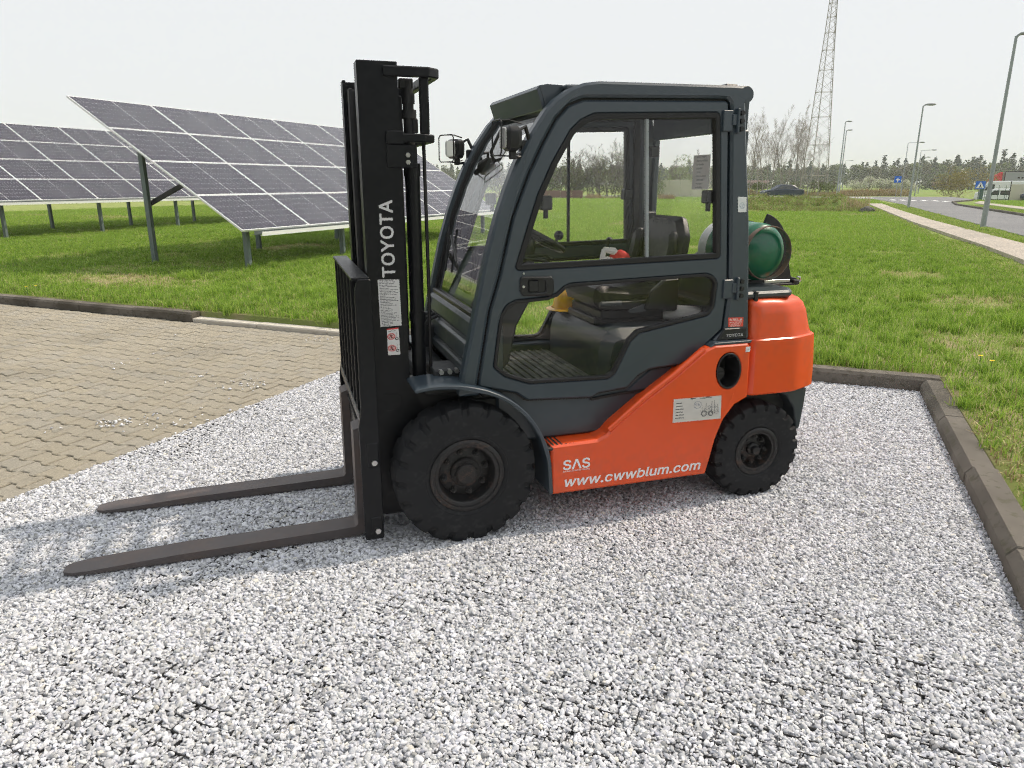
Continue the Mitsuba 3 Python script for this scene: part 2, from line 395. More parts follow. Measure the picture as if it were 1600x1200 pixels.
for (u, v) in blocks:
    x, y = np.array([KX, KY]) + UX * u + VX * v
    w = y * math.cos(PITCH) + CAM_H * math.sin(PITCH)
    px = 800 + 1110 * x / max(w, .2)
    vis = y > 0.5 and -40 < px < 560
    from_cam.append(math.hypot(x, y) if vis else 1e3 + math.hypot(x, y))
order = np.argsort(from_cam)
rest = {0: [], 1: [], 2: []}
for rank, idx in enumerate(order):
    u, v = blocks[idx]
    poly = sg.Polygon(ibone(u, v))
    whole = clip.contains(poly)
    mi_ = int(rp.choice(3, p=[.5, .28, .22])); dz = Hh + rp.normal(0, .0016)
    tilt = rp.normal(0, .004, 2)
    if not whole:
        poly = poly.intersection(clip)
        if poly.is_empty or poly.area < .0015: continue
        if poly.geom_type != 'Polygon': poly = max(poly.geoms, key=lambda g: g.area)
    if rank < 300:
        k = pkey('pavement__paver')
        if whole:
            M = site(u, v, dz); M = M @ np.array([[1, 0, 0, 0], [0, 1, 0, 0], [tilt[0], tilt[1], 1, 0], [0, 0, 0, 1.0]])
            reuse(k, PV[mi_], M)
        else: add(k, extr(poly, -.06 + dz, dz, .005, 'xy'), ('paver_tan', 'paver_grey', 'paver_warm')[mi_], M=SITE)
    else:
        if whole:
            m = tmpl.copy(); m.vertices = m.vertices @ np.array([[1, 0, tilt[0]], [0, 1, tilt[1]], [0, 0, 1]]) + (u, v, dz)
        else: m = extr(poly, -.06 + dz, dz, .003, 'xy')
        rest[mi_].append((m.vertices, m.faces))
for i, m in enumerate(('paver_tan', 'paver_grey', 'paver_warm')):
    o, V_, F_ = 0, [], []
    for v_, f_ in rest[i]: V_.append(v_); F_.append(f_ + o); o += len(v_)
    k = 'pavement__far_pavers' if i == 0 else f'pavement__far_pavers_{i:03d}'
    add(k, TM(np.vstack(V_), np.vstack(F_)), m, M=SITE)
    labels[k] = {'kind': 'stuff'}
add('pavement__joint_sand', box(-45, U_EDGE, -9.8, -.001, -.1, -.0165, 0), 'joint_sand', M=SITE)
labels['pavement__joint_sand'] = {'kind': 'stuff'}

add('yard', box(-45, 45, -31, -9.75, -.1, -.02, 0), 'asphalt', M=SITE)
lab('yard', 'dark asphalt yard behind the gravel bay', kind='structure')
# ---- gravel: tiles of loose stones, bedded in a black plastic grid
gr = np.random.default_rng(7)
_ico = trimesh.creation.icosphere(1, 1.0)
_ov, _of = np.array(_ico.vertices), np.array(_ico.faces)
_ov2 = trimesh.creation.icosahedron().vertices; _of2 = trimesh.creation.icosahedron().faces
def stones(n, half, rng, zmean=0.0, fine=True, spread=None):
    ov, of = (_ov, _of) if fine else (_ov2, _of2)
    P = np.empty((n, 3))
    P[:, :2] = rng.uniform(-half, half, (n, 2)) if spread is None else rng.normal(0, spread, (n, 2))
    L = np.clip(rng.lognormal(math.log(.0074), .28, n), .0040, .0145)
    S = np.stack([L * 1.08, L * rng.uniform(.58, .92, n), L * rng.uniform(.42, .66, n)], 1)
    P[:, 2] = zmean + rng.uniform(-.0095, .0035, n) + L * .1
    a = rng.uniform(0, 2 * np.pi, n); t = rng.normal(0, .32, (n, 2))
    sc = ov[None] * (1 + rng.normal(0, .13, (n, len(ov), 1)))
    # superellipsoid-ish flattening gives worn, slightly angular chips
    v = np.sign(sc) * np.abs(sc) ** .85 * S[:, None]
    ca, sa = np.cos(a)[:, None], np.sin(a)[:, None]
    z = v[..., 2] + v[..., 0] * t[:, :1] + v[..., 1] * t[:, 1:]
    x = v[..., 0] * ca - v[..., 1] * sa; y = v[..., 0] * sa + v[..., 1] * ca
    V = np.stack([x, y, z], -1) + P[:, None]
    g = np.clip(rng.normal(.63, .11, n), .28, .84)
    dark = rng.random(n) < .10; g = np.where(dark, rng.uniform(.26, .42, n), g)
    tint = np.stack([np.ones(n) * .975, np.ones(n) * .995, 1.02 + rng.normal(.02, .025, n)], 1)
    warm = rng.random(n) < .025; tint[warm] = (1.03, 1.0, .92)
    C = np.repeat((g[:, None] * tint)[:, None], len(ov), 1)
    F = of[None] + (np.arange(n) * len(ov))[:, None, None]
    return TM(V.reshape(-1, 3), F.reshape(-1, 3)), np.clip(C.reshape(-1, 3), 0, 1)
TS = .6
NT = 5
for i in range(NT):
    m, c = stones(7400, TS / 2 + .006, gr, 0.0, False)
    scene[f'gravel_tile_{i}'] = {'type': 'shapegroup', 'stones': mikit.ply(m, 'gravel_stone', smooth=True, color=c)}
add('gravel_bed', box(U_EDGE + .002, -.002, -9.7, -.002, -.1, -.013, 0), 'bed_dust', M=SITE)
lab('gravel_bed', 'dark bed under the loose gravel', kind='structure')
lab('gravel', 'loose white and grey marble gravel filling the kerbed bay', 'gravel', kind='stuff')
def put(group, key, M): scene[key] = {'type': 'instance', 'g': {'type': 'ref', 'id': group}, 'to_world': T(M)}
gi = 0
nu = int(round(-U_EDGE / TS)); TSu = -U_EDGE / nu
for a in range(nu):
    for b in range(13):
        u, v = U_EDGE + (a + .5) * TSu, -(b + .5) * TS + .0
        dz = -.002
        M = site(u, v, dz, 90 * int(gr.integers(4)))
        sx = TSu / TS
        put(f'gravel_tile_{int(gr.integers(NT))}', f'gravel__{gi + 1:03d}', M); gi += 1
# black plastic grid
W = []
cell = .06
for a in range(int(-U_EDGE / cell)):
    for b in range(int(7.7 / cell)):
        u, v = -.012 - a * cell, -.03 - b * cell
        q = float(n2(u, v, .75, 33)) + .10 * float(meshkit.noise(np.array([u * 9, v * 9, 0.0]), 5)) - .05
        edge = .10 * max(0.0, 1 - (u - U_EDGE) / .7) * (v > -4.2)
        top = -.003 + (q + edge - .60) * .05
        if top < -.0035: continue
        top = min(top, .0036)
        W.append(box(u - cell, u, v - .0015, v + .0015, -.05, top, 0))
        W.append(box(u - .0015, u + .0015, v - cell, v, -.05, top - .0007, 0))
add('gravel_grid', cat(*W), 'grid_plastic', M=SITE)
lab('gravel_grid', 'black plastic honeycomb grid showing between the stones', 'ground grid', kind='stuff')
# loose stones kicked onto the pavers
V_, C_, F_, o = [], [], [], 0
for (px, py, n, sp) in ((175, 662, 46, .055), (230, 655, 16, .09), (262, 665, 12, .08), (310, 590, 14, .08), (365, 602, 26, .14), (390, 603, 14, .05), (60, 830, 0, .1), (180, 571, 8, .08), (250, 545, 8, .3), (500, 530, 12, .08), (350, 640, 10, .2), (90, 670, 3, .05), (300, 690, 6, .2)):
    if n == 0: continue
    d = np.array([(px - 800) / 1110, math.cos(PITCH) - (py - 600) / 1110 * math.sin(PITCH), -math.sin(PITCH) - (py - 600) / 1110 * math.cos(PITCH)])
    t = -CAM_H / d[2]
    u, v = to_uv(d[0] * t, d[1] * t)
    m, c = stones(n, 0, gr, .007, True, sp)
    m.vertices = m.vertices + (float(u), float(v), 0)
    keep = True
    V_.append(m.vertices); C_.append(np.clip(c * 1.15, 0, .85)); F_.append(m.faces + o); o += len(m.vertices)
add('scattered_stones', TM(np.vstack(V_), np.vstack(F_)), 'gravel_stone', True, M=SITE, color=np.vstack(C_))
lab('scattered_stones', 'stray white stones lying on the tan pavers', 'stones', kind='stuff')

# ---- road, pavement, markings on the right
def ribbon(us0, us1, v0, v1, z, th, b=0.0): return box(us0, us1, v0, v1, z - th, z, b)
add('sidewalk', extr(sg.Polygon([(3.05, -12), (4.1, -12), (4.05, 16), (3.55, 29), (3.42, 42), (3.5, 57), (2.5, 57), (2.56, 42), (2.63, 27), (3.0, 14.4)]), -.1, .15, .006, 'xy'), 'walk_slab', M=SITE)
lab('sidewalk', 'pale slab footpath running towards the crossroads', kind='structure')
road = sg.Polygon([(5.0, -14), (8.3, -14), (8.3, 55), (9.3, 64), (11.5, 70), (13.2, 78), (13.4, 93.5), (4.6, 91.5), (-40, 86), (-40, 78.5), (1.0, 80), (3.2, 77), (4.6, 70), (4.8, 57), (4.8, 30)])
add('road', extr(road, -.1, .125, 0, 'xy'), 'asphalt', M=SITE)
lab('road', 'grey asphalt road bending left at the crossing', kind='structure')
# kerb stones along the far side of the road
lab('road_kerb', 'low concrete kerb on the far side of the road', kind='structure')
line = sg.LineString([(8.32, -2), (8.32, 55), (9.32, 64), (11.52, 70), (13.22, 78)])
pts = [line.interpolate(d) for d in np.arange(0, line.length, 1.0)]
RK = mikit.ply(box(0, .985, 0, .15, -.1, .24 - .1, .012), 'kerb_concrete')
for p, q in zip(pts[:-1], pts[1:]):
    reuse(pkey('road_kerb__stone'), RK, site(p.x, p.y, .1, math.degrees(math.atan2(q.y - p.y, q.x - p.x)) ))
add('far_sidewalk', extr(sg.Polygon([(10.3, -2), (11.5, -2), (11.4, 50), (11.2, 60), (12.6, 68), (11.9, 68.4), (10.3, 61)]), -.1, .17, .006, 'xy'), 'walk_slab', M=SITE)
lab('far_sidewalk', 'pale footpath beyond the road', kind='structure')
lab('crossing_marking', 'white zebra crossing bars painted on the road', kind='structure')
for (a, b) in ((5.3, 74.0), (6.1, 73.4), (6.9, 72.8), (7.7, 72.1), (8.5, 71.0), (9.1, 69.6)):
    add(pkey('crossing_marking__stripe'), box(a, a + .42, b - 2.6, b, .10, .129, 0), 'road_white', M=SITE)
for (a, b) in ((1.8, 81.3), (1.8, 82.5), (1.8, 83.8), (1.8, 85.2)):
    add(pkey('crossing_marking__stripe'), box(a, a + 2.6, b, b + .55, .10, .129, 0), 'road_white', M=SITE)
# ================================================================ FORKLIFT (local frame: x forward to the forks, y to its left = towards the camera, z up)
FA = math.radians(197.9)
FM = np.eye(4)
FM[:3, 0] = (math.cos(FA), math.sin(FA), 0); FM[:3, 1] = (-math.sin(FA), math.cos(FA), 0); FM[:3, 3] = (-0.3701, 3.5858, 0)
FK = 'forklift'
lab(FK, 'orange and slate grey forklift truck with closed cab standing on the white gravel', 'forklift')
def fp(name, mesh, m, smooth=30, **kw): return add(pkey(f'{FK}__{name}'), mesh, m, smooth, M=FM, **kw)
def lean(m):
    v = m.vertices.copy(); s = np.sign(v[:, 1]); v[:, 1] -= s * np.clip(v[:, 2] - .8, 0, None) * .04
    return TM(v, m.faces)
def both(mk, *a, **k):
    """the same piece on the left and, mirrored, on the right"""
    return mk, mirror(mk)

# ---- mast
def channel(x0, x1, yo, w, z0, z1, tf=.016, tw=.015, b=.003):
    """a C section, web at y = yo (outer face), opening towards the middle"""
    p = sg.Polygon([(x0, yo - w), (x0 + tf, yo - w), (x0 + tf, yo - tw), (x1 - tf, yo - tw), (x1 - tf, yo - w), (x1, yo - w), (x1, yo), (x0, yo)])
    return extr(p, z0, z1, b, 'xy')
oc = channel(.225, .392, .355, .085, .09, 2.115)
ic = channel(.252, .372, .262, .075, .10, 2.07)
for m in (oc, mirror(oc)): fp('mast__outer_channel', m, 'mast_black', False)
for m in (ic, mirror(ic)): fp('mast__inner_channel', m, 'dark_steel', False)
def ubeam(z0, z1, xr, t, yo=.372):
    a = sg.LineString([(.285, yo - t / 2), (xr + .05, yo - t / 2), (xr + .012, yo - .05), (xr + .012, -yo + .05), (xr + .05, -yo + t / 2), (.285, -yo + t / 2)]).buffer(t / 2, cap_style=2, join_style=1, quad_segs=3)
    return extr(a.simplify(.0008), z0, z1, .005, 'xy')
fp('mast__upper_cross_beam', ubeam(2.058, 2.098, .048, .034), 'mast_black')
fp('mast__lower_cross_beam', ubeam(1.80, 1.834, .072, .03), 'mast_black')
for s in (1, -1):
    m = box(.093, .133, .325, .35, 1.832, 2.062, .006)
    fp('mast__guard_bar', m if s > 0 else mirror(m), 'mast_black')
    m = cat(box(.155, .285, .353, .366, 1.695, 1.79, .003), box(.21, .285, .356, .372, 1.79, 1.845, .004))
    fp('mast__cylinder_bracket', m if s > 0 else mirror(m), 'mast_black')
    for z in (1.747, 1.718):
        m = cyl((.196, .364, z), (.196, .376, z), .0105, 6)
        fp('mast__bolt', m if s > 0 else mirror(m), 'zinc_bolt')
    m = cat(cyl((.166, .29, .16), (.166, .29, 1.70), .033, 20), cyl((.166, .29, 1.02), (.166, .29, 1.06), .038, 20), cyl((.166, .29, 1.66), (.166, .29, 1.715), .037, 20))
    fp('mast__lift_cylinder', m if s > 0 else mirror(m), 'mast_black')
    m = cat(cyl((.170, .28, 1.70), (.172, .28, 2.05), .024, 16), cyl((.17, .28, 1.90), (.17, .28, 1.935), .033, 16), cyl((.17, .28, 1.96), (.17, .28, 2.0), .028, 16), box(.15, .21, .262, .30, 2.02, 2.06, .004), box(.135, .16, .285, .305, 1.84, 1.90, .004))
    fp('mast__piston_rod', m if s > 0 else mirror(m), 'dark_steel')
    m = cat(box(.15, .30, .22, .352, .10, .74, .006), box(.0, .20, .20, .30, .20, .36, .01))
    fp('mast__foot_bracket', m if s > 0 else mirror(m), 'mast_black')
    m = tube([(.115, .31 * s, 1.8), (.112, .31 * s, 1.2), (.115, .31 * s, .8), (.10, .26 * s, .6)], .008, 8)
    fp('mast__hydraulic_hose', m, 'black_seal', True)
for z0, z1 in ((.16, .28), (.86, .94), (1.66, 1.74)):
    fp('mast__cross_member', box(.228, .246, -.34, .34, z0, z1, .004), 'mast_black')
fp('mast__cross_member', box(.256, .272, -.2, .2, 1.98, 2.06, .004), 'mast_black')
for s in (-1, 1):
    fp('mast__lift_chain', box(.285, .30, s * .11 - .018, s * .11 + .018, .5, 2.0, .002), 'dark_steel')
# raised C mark and cap screws on the side of the left mast foot
cm = sg.LineString([(.345, .735 - .04), (.285, .735 - .04), (.265, .68), (.265, .64), (.285, .615), (.335, .61)]).buffer(.004)
fp('mast__weld_mark', extr(cm.simplify(.001), .354, .358, .001), 'mast_black', False)

# ---- carriage, load backrest, forks
for z0, z1 in ((.40, .52), (.07, .16)):
    fp('carriage__fork_bar', box(.40, .458, -.51, .51, z0, z1, .006), 'mast_black')
for s in (1, -1):
    pl = sg.Polygon([(.396, .045), (.482, .045), (.482, .60), (.470, .66), (.466, 1.20), (.452, 1.245), (.395, 1.245)])
    m = extr(roundp(pl, .008, 2), .488, .506, .003)
    fp('load_backrest__side_plate', m if s > 0 else mirror(m), 'mast_black', False)
    for z in (.425, .09):
        m = cat(cyl((.424, .505, z), (.424, .519, z), .0135, 6), cyl((.424, .505, z), (.424, .509, z), .019, 14))
        fp('load_backrest__bolt', m if s > 0 else mirror(m), 'zinc_bolt', False)
fp('load_backrest__top_bar', box(.400, .476, -.49, .49, 1.236, 1.252, .004), 'mast_black')
fp('load_backrest__bottom_bar', box(.43, .476, -.488, .488, .60, .65, .004), 'mast_black')
for y in (-.4, -.25, -.085, .085, .25, .4):
    fp('load_backrest__slat', box(.445, .475, y - .008, y + .008, .648, 1.238, .003), 'mast_black')
fp('carriage__finger_rack', cat(*[box(.452, .466, y - .008, y + .008, .515, .535, .002) for y in np.arange(-.46, .47, .04)]), 'dark_steel', False)
labels[f'{FK}__carriage__finger_rack'] = {'kind': 'stuff'}
def fork():
    import manifold3d as m3
    side = sg.Polygon([(1.752, .012), (1.752, .023), (1.30, .045), (.60, .057), (.515, .060), (.502, .075), (.498, .545), (.455, .560), (.450, .52), (.458, .06), (.470, .028), (.50, .012)])
    a = extr(side, -.062, .062, .0)
    plan = roundp(sg.Polygon([(.4, -.062), (1.64, -.062), (1.715, -.052), (1.752, -.028), (1.752, .028), (1.715, .052), (1.64, .062), (.4, .062)]), .012, 3)
    b = extr(plan, -.1, 1.0, 0, 'xy')
    def M(t): return m3.Manifold(m3.Mesh(np.asarray(t.vertices, np.float32), np.asarray(t.faces, np.uint32)))
    r = (M(a) ^ M(b)).to_mesh()
    return TM(r.vert_properties[:, :3], r.tri_verts)
try: FKM = fork()
except Exception: FKM = extr(sg.Polygon([(1.735, .012), (1.735, .022), (.60, .057), (.498, .075), (.498, .545), (.45, .52), (.46, .05), (.50, .012)]), -.062, .062)
for y in (.318, -.318):
    fp('fork', moved(FKM, y=y), 'fork_steel', False)

# ---- wheels
def tyre(R, W, rr, nl=20, depth=.0105):
    h = R - rr
    prof = [(rr, .40 * W), (rr + .012, .455 * W), (rr + .14 * h, .475 * W), (rr + .17 * h, .465 * W), (rr + .20 * h, .478 * W), (rr + .5 * h, .5 * W), (rr + .66 * h, .498 * W), (rr + .70 * h, .488 * W), (R - .030, .488 * W), (R - .012, .475 * W), (R - .003, .445 * W), (R, .40 * W), (R + .002, .22 * W), (R + .003, .06 * W)]
    prof = prof + [(r, -y) for r, y in prof[::-1]]
    p = np.array(prof); na = nl * 10; g = np.arange(na) / na * nl
    ph = np.where(p[:, 1] > 0, 0.0, .5)[:, None] + np.sign(p[:, 1])[:, None] * np.abs(p[:, 1][:, None]) / W * .5
    fr = (g[None] + ph) % 1.0
    groove = ((fr > .66) & (fr < .96)).astype(float)
    tread = ((p[:, 0] > R - .034) & (np.abs(p[:, 1]) > .1 * W)).astype(float)[:, None]
    rad = p[:, 0][:, None] - groove * tread * depth * np.where(p[:, 0][:, None] < R - .02, .35, 1.0)
    yy = np.broadcast_to(p[:, 1][:, None], rad.shape) - groove * tread * np.sign(p[:, 1])[:, None] * .012 * (np.abs(p[:, 1])[:, None] > .42 * W)
    a = g / nl * 2 * np.pi
    V = np.stack([rad * np.cos(a), yy, rad * np.sin(a)], -1).reshape(-1, 3)
    k = len(p); i, j = np.meshgrid(np.arange(k - 1), np.arange(na), indexing='ij'); j2 = (j + 1) % na
    A, B, C, D = i * na + j, i * na + j2, (i + 1) * na + j2, (i + 1) * na + j
    F = np.vstack([np.stack([A, B, C], -1).reshape(-1, 3), np.stack([A, C, D], -1).reshape(-1, 3)])
    return fixed(TM(V, F))
def wheel(name, x, yo, z, R, W, rr, dish, hub, nuts, nutr, depth, s, spin):
    key = pkey(f'{FK}__{name}')
    yc = yo - W / 2
    def put_(part, m, mt, sm=30):
        m = rot(m, [0, 1, 0], spin)
        m = moved(m, x, yc, z)
        if s < 0: m = mirror(m)
        add(pkey(f'{key}__{part}'), m, mt, sm, M=FM)
    put_('tyre', tyre(R, W, rr), 'rubber', 35)
    o = W / 2
    rim = [(rr + .004, o * .78), (rr + .004, o * .90), (rr - .006, o * .96), (rr - .016, o * .95), (rr - .020, o * .86), (rr - .030, o * .84), (dish + .004, o * .80), (dish, o * .72), (dish - .006, o * .30), (dish - .012, o - depth - .004), (dish - .03, o - depth), (hub + .02, o - depth), (hub + .01, o - depth + .004), (.0, o - depth + .004)]
    put_('rim', fixed(lathe(rim[::-1], 56)), 'rim_black', 30)
    hb = [(hub, o - depth), (hub, o - depth + .022), (hub - .006, o - depth + .028), (hub * .72, o - depth + .03), (hub * .70, o - depth + .046), (hub * .62, o - depth + .052), (0, o - depth + .053)]
    put_('hub', fixed(lathe(hb[::-1], 40)), 'hub_rust' if name == 'front_wheel' else 'rim_black', 30)
    for i in range(nuts):
        a = 2 * math.pi * i / nuts
        c = np.array([nutr * math.cos(a), o - depth, nutr * math.sin(a)])
        m = cat(cyl(c, c + (0, .020, 0), .0125, 6), cyl(c + (0, .018, 0), c + (0, .030, 0), .006, 8), cyl(c, c + (0, .004, 0), .017, 12))
        put_('wheel_nut', m, 'rim_black' if i % 3 else 'dark_steel', False)
    if name == 'front_wheel':
        put_('hub_bolts', cat(*[cyl((.055 * math.cos(t), o - depth + .02, .055 * math.sin(t)), (.055 * math.cos(t), o - depth + .036, .055 * math.sin(t)), .007, 6) for t in np.arange(10) * 2 * math.pi / 10]), 'hub_rust', False)
for s in (1, -1):
    wheel('front_wheel', .008, .572, .328, .334, .19, .172, .132, .070, 8, .102, .075, s, 12 + 30 * (s < 0))
    wheel('rear_wheel', -1.592, .548, .252, .262, .165, .128, .100, .034, 8, .072, .062, s, 40)

# ---- chassis, body panels, counterweight
fp('chassis', cat(box(-1.46, .16, -.36, .36, .17, .48, .01), box(-1.80, -1.45, -.30, .30, .17, .50, .01), box(-1.75, -1.45, -.44, .44, .20, .31, .01), box(-.12, .14, -.44, .44, .26, .40, .02)), 'cab_dark', False)
sidep = sg.Polygon([(-.400, .432), (-.403, .178), (-1.262, .176), (-1.285, .27), (-1.305, .36), (-1.338, .456), (-1.405, .540), (-1.478, .574), (-1.468, .835), (-1.452, .862), (-1.262, .862), (-1.21, .843), (-1.047, .722), (-.893, .62), (-.73, .50), (-.690, .458), (-.64, .436)])
ell = sg.Point(0, 0).buffer(1, quad_segs=10)
ell = shapely.affinity.translate(shapely.affinity.rotate(shapely.affinity.scale(ell, .066, .089), -6), -1.349, .724)
panel_open = sidep.difference(ell)
fp('side_panel', extr(panel_open, .40, .575, .012), 'orange_paint', False)
fp('side_panel', mirror(extr(sidep, .40, .575, .012)), 'orange_paint', False)
# rolled upper lip of the panel and the seam where the step ends
lip = tube([(-.70, .566, .478), (-.893, .566, .630), (-1.047, .566, .732), (-1.20, .564, .846)], .014, 8)
fp('side_panel_lip', lip, 'orange_paint', True)
fp('fuel_recess', cat(extr(shapely.affinity.scale(ell, 1.06, 1.06), .40, .45, .004), extr(ell.buffer(.0005).difference(ell.buffer(-.004)), .449, .572, 0)), 'black_seal', False)
ring = np.array(ell.exterior.coords)[:-1]
fp('fuel_recess_rim', tube([(x, .574, z) for x, z in ring], .005, 6, closed=True), 'black_seal', True)
fp('fuel_cap', cat(cyl((-1.325, .47, .70), (-1.325, .525, .70), .034, 18), box(-1.352, -1.298, .52, .535, .692, .708, .003), tube([(-1.30, .50, .72), (-1.28, .50, .75), (-1.31, .49, .79)], .008, 8)), 'dark_steel', 30)
# dark body between door and step
lbp = extr(sg.Polygon([(-.16, .44), (-.70, .44), (-.735, .49), (-.895, .612), (-1.05, .715), (-1.205, .83), (-1.3, .855), (-1.3, .90), (-.89, .90), (-.79, .71), (-.16, .70)]), .40, .478, .01)
for m in (lbp, mirror(lbp)): fp('lower_body', m, 'slate_paint', False)
fp('body_recess', extr(roundp(sg.Polygon([(-.62, .628), (-.83, .640), (-.90, .70), (-.96, .742), (-1.10, .748), (-1.03, .690), (-.93, .622)]), .01, 3), .47, .486, .004), 'slate_paint', False)
fp('body_recess_shadow_gap', extr(sg.LineString([(-.64, .616), (-.80, .632), (-.94, .640), (-1.0, .655)]).buffer(.006), .475, .489, 0), 'black_seal', False)
for s in (1, -1):
    st = cat(box(-.70, -.375, .38, .572, .405, .424, .006), *[box(-.66 + i * .022, -.648 + i * .022, .41, .565, .423, .433, .001) for i in range(12)])
    fp('step', st if s > 0 else mirror(st), 'dark_steel', False)
# front fenders
arcpts = [(.232, .758), (.20, .766), (.12, .768), (.02, .758), (-.084, .730), (-.175, .686), (-.251, .627), (-.315, .55), (-.364, .458), (-.392, .36), (-.403, .19)]
def fender():
    L = sg.LineString(arcpts); P = [L.interpolate(d) for d in np.linspace(0, L.length, 40)]
    a = np.array([(p.x, p.y) for p in P])
    for _ in range(3): a[1:-1] = (a[:-2] + 2 * a[1:-1] + a[2:]) / 4
    prof = sg.LineString(a).buffer(.009, cap_style=1, quad_segs=3)
    top = extr(prof.simplify(.0006), .36, .578, .004)
    skin = extr(sg.Polygon(list(map(tuple, a)) + [(-.403, .19), (-.2, .3), (.1, .5), (.232, .74)]), .355, .372, 0)
    return top, skin
ft, fs = fender()
for s in (1, -1):
    fp('front_fender', ft if s > 0 else mirror(ft), 'slate_paint', 40)
    fp('wheel_arch_liner', fs if s > 0 else mirror(fs), 'black_seal', False)
def counterweight():
    rings = []
    def plan(ins, xf, xr, yh, rad):
        p = sg.box(xr, -yh, xf, yh)
        c = roundp(sg.Polygon([(xf, -yh), (xf, yh), (xr + rad, yh), (xr + rad * .3, yh - rad * .28), (xr, yh - rad), (xr, -yh + rad), (xr + rad * .3, -yh + rad * .28), (xr + rad, -yh)]), .05, 6)
        b = np.array(sg.polygon.orient(c).exterior.coords)[:-1]
        c = np.array([(xf + xr) / 2, 0])
        q = sg.polygon.orient(sg.Polygon(b))
        L = q.exterior; st = L.project(sg.Point(xf, 0))
        return np.array([(lambda t: (t.x, t.y))(L.interpolate((st + d) % L.length)) for d in np.linspace(0, L.length, 96, endpoint=False)])
    lev = [(.570, 0.012, -2.01), (.582, 0, -2.02), (.70, 0, -2.015), (.845, 0, -2.0), (.862, .001, -1.998), (.868, .009, -1.985), (.90, .012, -1.97), (.99, .016, -1.945), (1.03, .022, -1.925), (1.052, .034, -1.905), (1.066, .058, -1.875), (1.07, .085, -1.84)]
    R = [plan(0, -1.492 if z < 1.04 else -1.492, xr, .556 - i, .24) for z, i, xr in lev]
    n = 96; V = np.vstack([np.column_stack([r, np.full(n, z)]) for r, (z, _, _) in zip(R, lev)])
    i, j = np.meshgrid(np.arange(len(lev) - 1), np.arange(n), indexing='ij'); j2 = (j + 1) % n
    a, b, c, d = i * n + j, i * n + j2, (i + 1) * n + j2, (i + 1) * n + j
    F = [np.stack([a, b, c], -1).reshape(-1, 3), np.stack([a, c, d], -1).reshape(-1, 3)]
    V = np.vstack([V, [(-1.7, 0, lev[0][0]), (-1.7, 0, lev[-1][0])]]); q = np.arange(n); k = len(lev) * n
    F += [np.stack([np.full(n, k), (q + 1) % n, q], 1), np.stack([np.full(n, k + 1), k - n + q, k - n + (q + 1) % n], 1)]
    return fixed(TM(V, np.vstack(F)))
fp('counterweight', counterweight(), 'orange_paint', 25)
sk = extr(roundp(sg.Polygon([(-1.70, .568), (-1.905, .568), (-1.90, .47), (-1.885, .33), (-1.862, .34), (-1.835, .46), (-1.78, .535)]), .008, 2), .30, .500, .006)
for m in (sk, mirror(sk)): fp('rear_mudguard', m, 'hood_grey', False)
fp('rear_axle_guard', cat(box(-1.84, -1.50, -.42, .42, .36, .568, .01), box(-1.9, -1.82, -.30, .30, .25, .56, .01)), 'cab_dark', False)
# hood behind the cab
hd = extr(roundp(sg.Polygon([(-1.44, -.50), (-1.74, -.50), (-1.80, -.42), (-1.80, .42), (-1.74, .50), (-1.44, .50)]), .03, 4), 1.066, 1.104, .012, 'xy')
fp('rear_hood', hd, 'hood_grey', 30)
fp('hood_latch', cat(box(-1.535, -1.515, .47, .508, 1.05, 1.108, .004)), 'black_plastic', False)
# ---- printed labels: flat print on thin vinyl, in uv
def lines_fn(rows, ink, base, seed, x0=.06, x1=.94):
    def fn(p, n, uv):
        r = dr.floor(uv.y * rows); f = uv.y * rows - r
        ln = x0 + (x1 - x0) * (.45 + .55 * mikit.cell_rand(r, seed, 1))
        gap = N(uv.x * 46, r * 3.1, seed) > .28
        on = (f > .3) & (f < .72) & (uv.x > x0) & (uv.x < ln) & gap
        return dr.select(on, mi.Color3f(ink), mi.Color3f(base))
    return mikit.proc(fn)
mat('label_lines', lines_fn(30, (.16, .16, .17), (.62, .62, .61), 3), .45)
def warn_fn(p, n, uv):
    x, y = uv.x * .36, uv.y
    c = mi.Color3f(.70, .69, .68)
    def ringc(c, cx, cy, r, w, col):
        d = dr.sqrt((x - cx) ** 2 + (y - cy) ** 2)
        return dr.select(dr.abs(d - r) < w, mi.Color3f(col), c)
    for cy in (.70, .26):
        d = dr.sqrt((x - .125) ** 2 + (y - cy) ** 2)
        c = dr.select(d < .115, mi.Color3f(.66, .42, .40), c)
        c = dr.select((dr.abs(x - .125 + (y - cy) * .3) < .022) & (dr.abs(y - cy) < .075), mi.Color3f(.03), c)
        c = dr.select((dr.abs((x - .125) - (y - cy - .01) * 1.1) < .012) & (d < .1), mi.Color3f(.03), c)
        c = dr.select((dr.abs((x - .125) + (y - cy)) < .010) & (d < .115), mi.Color3f(.6, .05, .05), c)
        c = ringc(c, .125, cy, .110, .012, (.6, .05, .05))
        c = ringc(c, .285, cy - .10, .040, .014, (.03, .03, .03))
        c = dr.select((dr.abs(x - .285) < .006) & (dr.abs(y - cy - .05) < .10), mi.Color3f(.25), c)
    c = dr.select((dr.abs(y - .90) < .010) & (x > .04) & (x < .26), mi.Color3f(.05), c)
    return dr.select(y > .955, mi.Color3f(.6, .05, .05), c)
mat('label_warning', mikit.proc(warn_fn), .45)
